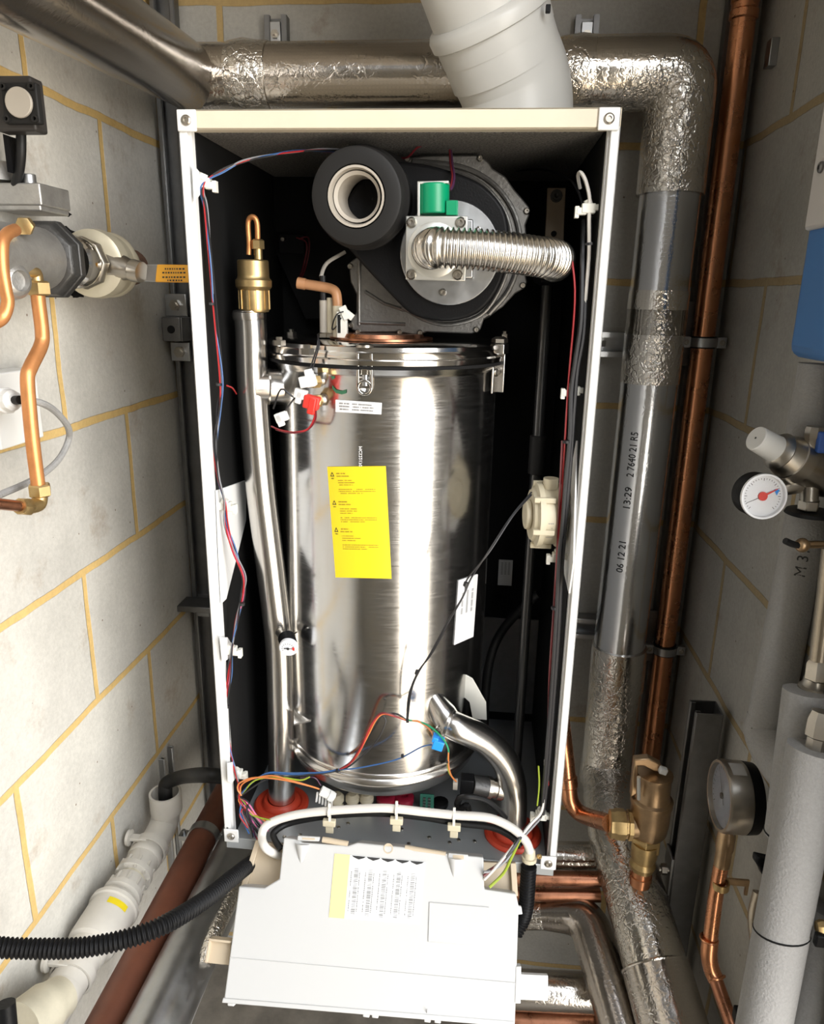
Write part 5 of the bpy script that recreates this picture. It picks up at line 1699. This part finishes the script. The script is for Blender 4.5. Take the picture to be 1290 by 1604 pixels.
le = [wa(112, 1525), wa(100, 1548), wa(92, 1562), wa(86, 1572)+V((-.005, -.012, -.012)), wa(72, 1600)+V((-.012, -.02, -.04))]
part(G().tube(smooth(le, 6), .0275, 28), 'lower_elbow', M['pvc'], t)
le2 = [at(70, 1570, D=.96), at(50, 1600, D=.94), at(30, 1650, D=.92)]
part(G().lathe(at(96, 1560, D=1.0), at(58, 1590, D=.96)-at(96, 1560, D=1.0), [(0, .027), (.02, .030), (.028, .033), (.036, .033), (.07, .033)], 28), 'socket_end', M['pvcold'], t)
for (px, py, lab, bp_) in ((233, 1322, 'white plastic pipe bracket with ear below the open white socket', (203, 1308)), (112, 1516, 'white plastic pipe bracket under the long black corrugated conduit', (90, 1512))):
    o = wa(px, py)
    tb = thing('pipe_bracket', lab, 'pipe bracket', o, 'white pipe brackets')
    part(G().lathe(o-d*.007, d, [(0, .0285), (0, .0318), (.014, .0318), (.014, .0285), (0, .0285)], 28), 'band', M['pvc'], tb)
    ear = V((XL+.010, o.y-.004, o.z+.026))
    part(G().box((ear+o)/2+V((.0, 0, .012)), (abs(o.x-ear.x), .014, .006)), 'arm', M['pvc'], tb, bevel=.001)
    part(G().ring(ear, (1, 0, 0), .005, .014, .005, 20), 'ear', M['pvc'], tb)
# condensate hose into the socket
hz = V((pz.x, pz.y, topz-.03))
solo(G().tube(smooth([hz, V((pz.x+.002, pz.y-.002, topz+.006)), at(262, 1226, Y=pz.y), at(285, 1217, Y=pz.y-.01), at(320, 1214, Y=.10), at(365, 1218, Y=.12)], 7), .0125, 18), 'condensate_hose', M['rubber'],
     'thick black hose bending into the open white waste pipe', 'hose')
# red-brown iron pipe
def rp_(px, py):
    return at(px, py, X=-.372)
r0_, r1_ = rp_(160, 1615), rp_(333, 1283)
solo(G().tube([r0_+(r0_-r1_)*1.2, r0_, r1_, r1_+(r1_-r0_).normalized()*.15], .0265, 28), 'iron_pipe', M['redpipe'], 'red brown painted iron pipe running diagonally beside the white waste pipe', 'pipe')
dr = (r1_-r0_).normalized()
o = r0_+dr*((rp_(318, 1305)-r0_).dot(dr))
t = thing('pipe_clip', 'steel clip ring round the red brown iron pipe', 'pipe clip', o)
part(G().lathe(o-dr*.009, dr, [(0, .0268), (0, .0295), (.018, .0295), (.018, .0268), (0, .0268)], 28), 'band', M['galv'], t)
u, v, w = basis(dr)
for s in (-1, 1):
    part(G().box(o+u*(s*.037), (.016, .010, .018), (u, v, w)).cyl(o+u*(s*.037)-v*.01, o+u*(s*.037)+v*.012, .004, seg=8), 'ear', M['galv'], t, bevel=.0006)
part(G().tube([o-V((0, 0, .03)), o-V((0, 0, .12))], .004, 8), 'stud', M['nickel'], t)
# big dull duct
def dp_(px, py):
    return at(px, py, X=-.300)
d0, d1 = dp_(236, 1625), dp_(372, 1338)
t = thing('lagged_pipe', 'wide dull grey foil pipe low on the left beside red brown pipe', 'insulated pipe', d0)
part(G().tube([d0+(d0-d1)*1.2, d0, d1, d1+(d1-d0).normalized()*.25], .043, 28), 'tube', M['galv'], t)
e = [at(x, y, X=-.262) for x, y in ((318, 1500), (392, 1352))]
part(G().tube(smooth([at(405, 1330, X=-.256), at(370, 1395, X=-.258), at(335, 1465, X=-.262), at(318, 1510, X=-.266)], 5), .012, 12), 'foil_edge', M['foilw'], t, 'bright crinkled foil edge')
# support strut lying below the pipes
sA, sB = at(262, 1500, X=-.345), at(328, 1310, X=-.345)
solo(channel(sA-(sB-sA)*.8-V((0, 0, .05)), sB-V((0, 0, .05)), .02, .02, (0, 0, 1)), 'strut_channel', M['galv'], 'steel channel lying under the red brown iron pipe', 'strut channel')

# ================================================================== SAFETY VALVE (lower right)
sy = .125
sx = at(1017, 1280, Y=sy).x
KS = .93
zs = lambda py: at(1015, py, Y=sy).z
t = thing('safety_valve', 'bronze safety valve with lever standing on the lower right lagged pipe', 'safety valve', (sx, sy, zs(1372)))
def sv(py0, prof, seg=28, nm='body', mt='bronze', lab=None, **k):
    return part(G().lathe((sx, sy, zs(py0)), (0, 0, 1), [(a_, b_*KS) for a_, b_ in prof], seg), nm, M[mt], t, lab, **k)
hh = lambda a, b: zs(b)-zs(a)
part(G().lathe((sx-.005, sy-.01, zs(1378)), (0, 0, 1), [(0, .0165), (.010, .0165), (.0105, .018), (.018, .018), (.019, .016), (.03, .016)], 24), 'copper_collar', M['copper'], t)
part(G().lathe((sx-.004, sy-.008, zs(1356)), (0, 0, 1), [(0, .018), (.010, .021), (.018, .0175), (.026, .021), (hh(1356, 1322)+.01, .021)], 24), 'threaded_tail', M['brass'], t)
part(G().lathe((sx-.002, sy-.004, zs(1328)), (0, 0, 1), [(0, .020), (.004, .0245), (.026, .0245), (.03, .021)], 6, rot=.3), 'hex_nut', M['brass'], t, bevel=.001)
z0 = zs(1308)
part(G().lathe((sx, sy, z0), (0, 0, 1), [(0, .023), (.01, .029), (.03, .031), (.055, .031), (.062, .033), (.07, .033), (.073, .028), (.078, .0265), (hh(1308, 1218), .0255), (hh(1308, 1214), .0275), (hh(1308, 1210), .0275), (hh(1308, 1209), .02), (hh(1308, 1206), 0)], 32), 'body', M['bronze'], t)
oz = at(985, 1290, Y=sy).z
ox = at(947, 1288, Y=sy-.02).x
part(G().cyl((sx, sy, oz), (ox+.03, sy-.005, oz+.002), .0215, seg=28), 'outlet', M['bronze'], t)
part(G().lathe((ox+.045, sy-.006, oz+.002), (-1, 0, 0), [(0, .024), (.006, .024), (.007, .0215), (.010, .0215), (.011, .0245), (.024, .0245), (.028, .0225), (.034, .0225), (.036, .017)], 8), 'outlet_nut', M['brass'], t)
lvp = [at(x, y, Y=sy) for x, y in ((992, 1186), (1014, 1184), (1034, 1194), (1034, 1206), (1022, 1204), (1006, 1196), (998, 1196), (996, 1240), (986, 1245))]
part(G().prism([p+V((0, -.007, 0)) for p in lvp], (0, .014, 0)), 'test_lever', M['bronze'], t, bevel=.002)
part(G().box(at(1038, 1207, Y=sy-.012), (.012, .010, .010), basis((.3, 0, 1))), 'lever_pin', M['whitepl'], t, bevel=.0015)
part(G().tube([at(1000, 1217, Y=sy-.022), at(1000, 1252, Y=sy-.022)], .003, 8), 'tag_strip', M['plate'], t)
bend = [at(878, 1120, Y=.24), at(886, 1190, Y=.23), at(890, 1232, Y=.22), at(895, 1258, Y=.215), at(912, 1276, Y=.208), V((ox+.012, sy-.006, oz+.002))]
t = thing('copper_pipe', 'copper bend from behind boiler into the side of bronze safety valve', 'copper pipe', bend[2])
part(G().tube(smooth(bend, 7), .0145, 22), 'tube', M['copper'], t)
part(G().lathe(bend[1].lerp(bend[2], .6), bend[2]-bend[1], [(0, .0148), (.002, .0168), (.018, .0168), (.02, .0150)], 22), 'collar', M['copper'], t)

# ================================================================== LARGE GAUGE ON COPPER STANDPIPE
gc = at(1126, 1246, D=.98)
n = V((-1, -.02, .02)).normalized()
RG = .047
t = thing('pressure_gauge', 'large round steel pressure gauge seen edge on, on copper standpipe', 'gauge', gc-V((0, 0, RG)))
part(G().lathe(gc-n*.030, n, [(0, RG*.96), (.002, RG), (.028, RG), (.031, RG*.97), (.031, RG*.90), (.024, RG*.88), (.024, RG*.6), (.023, 0)], 56), 'case', M['nickel'], t)
part(G().lathe(gc-n*.046, n, [(0, RG*.8), (.003, RG*.97), (.017, RG*1.0)], 48), 'back', M['black'], t, 'black rubber back')
part(G().cyl(gc-n*.0055, gc-n*.005, RG*.88, seg=48), 'dial', mat('dial_grey', (.22, .235, .27), .5), t, 'grey dial')  # shadow on the dial face is painted as a darker grey
u, v, w = basis(n)
g = G()
for k in range(25):
    a = math.radians(225-k*270/24)
    e = u*math.cos(a)+v*math.sin(a)
    s = n.cross(e)*.0005
    o = gc-n*.0045
    r1 = RG*(.66 if k % 4 == 0 else .72)
    g.add([o+e*r1-s, o+e*RG*.80-s, o+e*RG*.80+s, o+e*r1+s], [(0, 1, 2, 3)])
o = gc-n*.004
e = (u*math.cos(2.3)+v*math.sin(2.3))
s = n.cross(e)*.0011
g.add([o-e*.012-s, o+e*RG*.7-s*.3, o+e*RG*.7+s*.3, o-e*.012+s], [(0, 1, 2, 3)])
g.cyl(o, o+n*.002, .004, seg=14)
part(g, 'scale', M['ink'], t)
part(G().cyl(gc-n*.0012, gc-n*.0006, RG*.90, seg=48), 'glass', M['glass'], t)
g = G().grid(lambda a, b: gc-n*(.006+.018*b)+(u*math.cos(PI*.5-.1+a*.5-.25)+v*math.sin(PI*.5-.1+a*.5-.25))*(RG*1.004), 8, 1)
gb = gc-n*.018-V((0, 0, RG))
part(g, 'rim_sticker', M['greyp'], t)
part(G().lathe(gb+V((0, 0, .006)), (0, 0, -1), [(0, .0085), (.008, .0085), (.009, .0115), (.020, .0115), (.022, .009)], 6), 'stem_nut', M['nickel'], t)
gz = gb-V((0, 0, .018))
cpipe = [gz, at(1130, 1340, D=1.0), at(1121, 1400, D=1.01), at(1112, 1470, D=1.02), at(1112, 1515, D=1.025), at(1148, 1612, D=.99), at(1165, 1660, D=.97)]
t = thing('copper_pipe', 'copper standpipe with brass adaptor carrying the large round gauge', 'copper pipe', cpipe[3])
part(G().tube(smooth([at(1131, 1345, D=1.0)]+cpipe[2:4], 4), .0098, 18), 'upper_tube', M['copper'], t)
part(G().lathe(gz+V((0, 0, .012)), at(1129, 1360, D=1.0)-gz, [(0, .0105), (.010, .012), (.026, .012), (.030, .0105), (.045, .0105), (.052, .0098)], 20), 'adaptor', M['bronze'], t)
part(G().tube(smooth([cpipe[3], at(1110, 1495, D=1.022), at(1114, 1518, D=1.024), at(1121, 1535, D=1.02)], 5), .0112, 18), 'elbow', M['copper'], t)
part(G().tube([at(1119, 1530, D=1.02), cpipe[5], cpipe[6]], .0096, 18), 'lower_tube', M['copperd'], t)
for (x, y, dd_) in ((1110, 1470, 1.02), (1122, 1532, 1.02)):
    o = at(x, y, D=dd_)
    part(G().torus(o, (cpipe[3]-cpipe[2]) if y < 1500 else (cpipe[5]-cpipe[4]), .0112, .0018, 22, 6), 'joint_ring', M['copper'], t)
o = at(1128, 1385, D=1.005)
cl = part(G().lathe(o-V((0, 0, .005)), (0, 0, 1), [(0, .0098), (0, .0118), (.010, .0118), (.010, .0098), (0, .0098)], 20), 'saddle_clip', M['brass'], t, 'brass saddle clip')
part(G().box(o+V((.024, .01, -.003)), (.034, .003, .010)).box(o+V((.04, .012, -.012)), (.004, .004, .024)), 'clip_arm', M['bronze'], cl)

# ================================================================== RIGHT WALL: REDUCER, GAUGE, LAGGED PIPES, BLUE VESSEL
a0, a1 = at(1183, 686, D=.84), at(1300, 752, D=.88)
d = (a1-a0).normalized()
t = thing('pressure_reducer', 'nickel pressure reducing valve with pale grey cap at right edge', 'valve', at(1265, 800, D=.87))
part(G().lathe(a0, d, [(0, .0), (.0, .0135), (.001, .0145), (.024, .0155), (.026, .0155), (.034, .0165), (.036, .015)], 28), 'cap', M['flue'], t, 'pale grey adjusting cap')
part(G().cyl(a0-d*.0004, a0+d*.0005, .0012, seg=10), 'cap_hole', M['ink'], t)
part(G().lathe(a0+d*.030, d, [(0, .016), (.002, .0185), (.008, .0225), (.010, .0215), (.024, .0255), (.025, .0268), (.040, .0275), (.041, .0262), (.060, .025), (.09, .024)], 32), 'body', M['nickel'], t)
vt = at(1266, 752, D=.87)
part(G().cyl(vt+V((0, 0, .012)), at(1266, 785, D=.87), .0105, seg=20), 'lower_neck', M['nickel'], t)
part(G().lathe(at(1267, 783, D=.87), (0, 0, -1), [(0, .0125), (.012, .0125)], 6), 'hex_nut', M['nickel'], t, bevel=.001)
part(G().lathe(at(1268, 800, D=.875), (0, 0, -1), [(0, .026), (.004, .028), (.006, .02)], 28), 'seal', M['rubber'], t)
part(G().tube([at(1222, 766, D=.87), at(1240, 762, D=.87), at(1268, 752, D=.875)], [.0085, .0095, .013], 16), 'gauge_branch', M['nickel'], t)
gd2 = (at(1194, 777, D=.845)-at(1172, 770, D=.88)).normalized()
gc2 = at(1193, 777, D=.845)
t = thing('pressure_gauge', 'small white dial pressure gauge with red centre, beside nickel valve', 'gauge', gc2-V((0, 0, .026)))
RS2 = .0262
part(G().lathe(gc2-gd2*.026, gd2, [(0, RS2*.9), (.003, RS2*.97), (.024, RS2), (.028, RS2*1.03), (.030, RS2*.98), (.028, RS2*.92), (.026, RS2*.92), (.026, 0)], 40), 'case', M['black'], t)
part(G().cyl(gc2+gd2*.0002, gc2+gd2*.0009, RS2*.92, seg=40), 'dial', M['dial'], t, 'white dial face')
part(G().lathe(gc2+gd2*.001, gd2, [(0, RS2*.90), (0, RS2*1.02), (.005, RS2*1.0), (.005, RS2*.92), (0, RS2*.90)], 40), 'bezel', M['dial'], t, 'clear pale bezel')
u, v, w = basis(gd2)
g = G()
o = gc2+gd2*.0013
for k in range(31):
    a = math.radians(225-k*9)
    e = u*math.cos(a)+v*math.sin(a)
    s = gd2.cross(e)*.0003
    r1 = RS2*(.68 if k % 5 == 0 else .74)
    g.add([o+e*r1-s, o+e*RS2*.80-s, o+e*RS2*.80+s, o+e*r1+s], [(0, 1, 2, 3)])
a = math.radians(205)
e = u*math.cos(a)+v*math.sin(a)
s = gd2.cross(e)*.0008
g.add([o, o+e*RS2*.75-s*.3, o+e*RS2*.75+s*.3, o+s], [(0, 1, 2, 3)])
part(g, 'scale', M['ink'], t)
g = G().cyl(gc2+gd2*.001, gc2+gd2*.003, .0052, seg=20)
a = math.radians(28)
e = u*math.cos(a)+v*math.sin(a)
s = gd2.cross(e)*.0009
o = gc2+gd2*.0022
g.add([o-s*1.6, o+e*RS2*.72-s*.5, o+e*RS2*.72+s*.5, o+s*1.6], [(0, 1, 2, 3)])
part(g, 'red_pointer', M['red'], t, 'red hub and limit pointer')
g = G()
o = gc2+gd2*.0014
e2 = u*math.cos(math.radians(15))+v*math.sin(math.radians(15))
c_ = o+e2*RS2*.60
g.add([c_+v*.004-u*.003, c_+v*.004+u*.004, c_-v*.003+u*.001], [(0, 2, 1)])
part(g, 'blue_mark', M['bluepl'], t)
part(G().cyl(gc2+gd2*.0046, gc2+gd2*.005, RS2*.95, seg=40), 'glass', M['glass'], t)

def lag(pts, r, lab, nm='lagged_pipe', joints=(), printed=None):
    t = thing(nm, lab, 'insulated pipe', pts[-1])
    part(G().tube(pts, r, 28), 'lagging', M['lag'], t)
    for (o, ax, rr) in joints:
        part(G().torus(o, ax, rr, .0012, 28, 6), 'split_line', M['blackm'], t)
    return t
l0, l1 = at(1266, 805, D=.90), at(1203, 1130, D=.95)
t = lag([l0, l1], .0255, 'grey foam lagged pipe below the nickel valve on right wall')
dirx = (l1-l0).normalized()
el = [l1+dirx*-.004, at(1199, 1150, D=.95), at(1215, 1185, D=.92), at(1245, 1225, D=.88), at(1275, 1265, D=.84)]
part(G().tube(smooth(el, 6), .0262, 28), 'elbow', M['lag'], t)
g = G()
tdir = (CAM-l0).normalized()
tdir = (tdir-dirx*tdir.dot(dirx)).normalized()
tside = dirx.cross(tdir)
def onlag(s, c):
    a = c/.0258-.35
    return l0+dirx*s+(tdir*math.cos(a)+tside*math.sin(a))*.0259
text_geo(g, 'M 315', lambda x, y: onlag(.075-x, y), .018)
part(g, 'printed_code', M['ink'], t, 'black print')
t2 = solo(G().tube([at(1285, 570, D=.86), at(1262, 690, D=.885)], .024, 26), 'lagged_pipe', M['lag'], 'grey foam lagged pipe hanging below the blue vessel', 'insulated pipe')
t = thing('isolating_valve', 'nickel valve with blue lever cap partly cut by right edge', 'valve', at(1280, 690, D=.84))
part(G().lathe(at(1276, 668, D=.84), (0, 0, -1), [(0, .009), (.004, .0105), (.012, .0105), (.014, .009), (.03, .009)], 8), 'union', M['nickel'], t)
part(G().box(at(1288, 693, D=.832), (.012, .010, .024)), 'blue_cap', M['bluevest'], t, 'dark blue cap', bevel=.002)
# drain tap
t = thing('drain_tap', 'thin brass drain tap sticking left of the grey lagged pipe', 'tap', at(1257, 853, D=.85))
part(G().tube([at(1300, 853, D=.85), at(1257, 853, D=.85)], .0045, 12), 'stem', M['bronze'], t)
part(G().sphere(at(1256, 854, D=.85), .0085, 14, 8), 'knob', M['bronze'], t)
part(G().tube(smooth([at(1252, 855, D=.848), at(1240, 852, D=.845), at(1229, 847, D=.842)], 4), .0038, 8), 'lever', M['rubber'], t)
# braided hose and fitting above lag2
bh = [at(1302, 860, D=.82), at(1292, 950, D=.83), at(1281, 1042, D=.84)]
t = thing('braided_hose', 'steel braided hose at right edge above the middle lagged pipe', 'hose', bh[-1])
part(G().tube(smooth(bh, 8), .0105, 20), 'braid', M['braid'], t)
part(G().lathe(bh[-1]+V((0, 0, .006)), (bh[-1]-bh[1]), [(0, .0115), (.004, .0135), (.022, .0135), (.024, .011)], 6), 'ferrule', M['nickel'], t)
part(G().lathe(bh[-1]-V((0, 0, .014)), (0, 0, -1), [(0, .012), (.012, .0135), (.014, .017), (.024, .017), (.026, .013)], 16), 'union', M['nickel'], t)
m0, m1 = at(1262, 1082, D=.84), at(1232, 1312, D=.86)
lag([m0, m1], .0245, 'middle grey lagged pipe under the braided hose at right', joints=[(m1.lerp(m0, .02), m1-m0, .0245)])
t = thing('isolating_valve', 'nickel valve with black handle below the middle lagged pipe', 'valve', at(1222, 1390, D=.87))
part(G().lathe(m1+(m0-m1).normalized()*.002, (m1-m0), [(0, .013), (.01, .013), (.012, .0155), (.03, .0155), (.032, .013), (.05, .013), (.052, .016), (.075, .016), (.08, .012)], 18), 'body', M['nickel'], t)
hA, hB = at(1215, 1356, D=.85), at(1178, 1338, D=.84)
part(G().prism([at(x, y, D=.845) for x, y in ((1178, 1332), (1204, 1338), (1212, 1352), (1210, 1365), (1188, 1364), (1182, 1350), (1176, 1342))], (.002, -.01, 0)), 'handle', M['black'], t, 'black handle', bevel=.002)
part(G().cyl(at(1208, 1384, D=.85), at(1222, 1390, D=.87), .008, seg=14), 'check_port', M['nickel'], t)
n0, n1 = at(1277, 1172, D=.80), at(1192, 1625, D=.84)
nd_ = (n1-n0).normalized()
t = lag([n0, n1], .0285, 'front thick grey lagged pipe at the lower right edge', joints=[(n0.lerp(n1, .62), nd_+V((.15, -.1, 0)), .0285)])
part(G().lathe(n0-nd_*.012, -nd_, [(-.014, .011), (0, .011), (.002, .014), (.02, .014), (.03, .011)], 8), 'top_union', M['nickel'], t)
t = solo(G().tube([at(1300, 1420, D=.84), at(1262, 1625, D=.86)], .026, 24), 'lagged_pipe', M['lag'], 'grey lagged pipe in bottom right corner behind the front thick one', 'insulated pipe')
t = thing('drain_cock', 'small brass drain cock at right edge beside the front lagged pipe', 'tap', at(1285, 1460, D=.80))
part(G().lathe(at(1278, 1452, D=.80), (1, 0, 0), [(0, .006), (.004, .008), (.012, .008), (.014, .006), (.03, .006)], 8), 'body', M['brass'], t)
part(G().box(at(1287, 1472, D=.795), (.016, .008, .016)), 'cap', M['black'], t, bevel=.002)
# second braided hose low
bh = [at(1188, 1398, D=.92), at(1180, 1440, D=.92), at(1187, 1500, D=.92), at(1194, 1560, D=.92), at(1188, 1592, D=.92)]
t = thing('braided_hose', 'steel braided hose hanging behind the front lagged pipe, low right', 'hose', bh[-1])
part(G().tube(smooth(bh, 8), .0072, 16), 'braid', M['braid'], t)
part(G().lathe(at(1183, 1580, D=.92), (0, 0, -1), [(0, .008), (.004, .010), (.018, .010), (.02, .008)], 8), 'ferrule', M['nickel'], t)
solo(G().box(at(1164, 1592, D=.9), (.022, .016, .018)), 'valve_handle', M['black'], 'black valve handle at the very bottom beside copper pipe', 'handle', bevel=.002)
# blue vessel
vf = at(1262, 400, X=.466)
e_top, e_bot = at(1291, 120, X=.462), at(1237, 560, X=.462)
t = thing('water_treatment_unit', 'blue wall mounted unit with pale front panel, cut by right edge', 'water unit', V((.49, e_bot.y-.1, e_bot.z)))
yE = (e_top.y+e_bot.y)/2
part(G().rng((.462, yE-.30, e_bot.z), (.528, yE, e_bot.z+.62)), 'housing', M['blue'], t, 'blue housing', bevel=.014, bseg=4)
pz0 = at(1265, 362, X=.46).z
py0 = at(1268, 340, X=.46).y
part(G().rng((.455, py0-.25, pz0), (.464, py0, pz0+.42)), 'front_panel', mat('panel_grey', (.50, .48, .46), .5), t, 'pale grey panel', bevel=.004)
part(G().screw(at(1286, 262, X=.4545), (-1, 0, 0), .006, .003), 'screw', M['galvd'], t)
# ================================================================== LIGHT
w = bpy.data.worlds.new('sky')
SC.world = w
w.use_nodes = True
nt = w.node_tree
bg = nt.nodes['Background']
L = nt.links.new
tc = nd(nt, 'ShaderNodeTexCoord')
nv = nd(nt, 'ShaderNodeVectorMath', operation='NORMALIZE')
L(tc.outputs['Generated'], nv.inputs[0])
sx_ = nd(nt, 'ShaderNodeSeparateXYZ')
L(nv.outputs[0], sx_.inputs[0])
r = nd(nt, 'ShaderNodeValToRGB')
els = r.color_ramp.elements
els[0].position = .0
els[0].color = (.30, .25, .18, 1)
els[1].position = 1.0
els[1].color = (.95, 1.0, 1.08, 1)
for pos, c in ((.40, (.62, .52, .37, 1)), (.47, (.72, .62, .46, 1)), (.52, (1.1, 1.1, 1.08, 1)), (.62, (1.2, 1.22, 1.25, 1))):
    e = els.new(pos)
    e.color = c
mr = nd(nt, 'ShaderNodeMapRange')
for i, v in enumerate((-1, 1, 0, 1)):
    mr.inputs[i+1].default_value = v
L(sx_.outputs[2], mr.inputs[0])
L(mr.outputs[0], r.inputs[0])
# bright side of the outdoors (sunlit paving and hazy sky) beyond the right jamb
fl = nd(nt, 'ShaderNodeVectorMath', operation='MULTIPLY')
fl.inputs[1].default_value = (1, 1, 0)
L(nv.outputs[0], fl.inputs[0])
fn = nd(nt, 'ShaderNodeVectorMath', operation='NORMALIZE')
L(fl.outputs[0], fn.inputs[0])
dt = nd(nt, 'ShaderNodeVectorMath', operation='DOT_PRODUCT')
dt.inputs[1].default_value = V((.643, -.766, 0)).normalized()
L(fn.outputs[0], dt.inputs[0])
mr2 = nd(nt, 'ShaderNodeMapRange', interpolation_type='SMOOTHSTEP')
for i, v in enumerate((.731, .809, 0, 1)):
    mr2.inputs[i+1].default_value = v
L(dt.outputs['Value'], mr2.inputs[0])
r3 = nd(nt, 'ShaderNodeValToRGB')
els = r3.color_ramp.elements
els[0].position = .15
els[0].color = (.25, .20, .14, 1)
els[1].position = 1
els[1].color = (.22, .23, .25, 1)
for pos, c in ((.30, (.58, .52, .44, 1)), (.46, (.98, .92, .83, 1)), (.52, (.80, .79, .78, 1)), (.68, (1.0, 1.01, 1.02, 1)), (.82, (.60, .62, .65, 1))):
    e = els.new(pos)
    e.color = c
L(mr.outputs[0], r3.inputs[0])
m8 = nd(nt, 'ShaderNodeMath', operation='MULTIPLY')
m8.inputs[1].default_value = 13.0
L(mr2.outputs[0], m8.inputs[0])
v1 = nd(nt, 'ShaderNodeVectorMath', operation='SCALE')
L(r3.outputs[0], v1.inputs[0])
L(m8.outputs[0], v1.inputs[3])
v2 = nd(nt, 'ShaderNodeVectorMath', operation='SCALE')
v2.inputs[3].default_value = .24
L(r.outputs[0], v2.inputs[0])
vm = nd(nt, 'ShaderNodeVectorMath', operation='ADD')
L(v1.outputs[0], vm.inputs[0])
L(v2.outputs[0], vm.inputs[1])
L(vm.outputs[0], bg.inputs['Color'])
bg.inputs['Strength'].default_value = 1.0
SC.view_settings.view_transform = 'Standard'
SC.view_settings.look = 'None'
SC.view_settings.gamma = 1
SC.view_settings.use_curve_mapping = False
SC.view_settings.exposure = -.25
SC.cycles.use_denoising = True
SC.cycles.max_bounces = 10
SC.cycles.diffuse_bounces = 5
SC.cycles.glossy_bounces = 6
SC.cycles.sample_clamp_indirect = 6
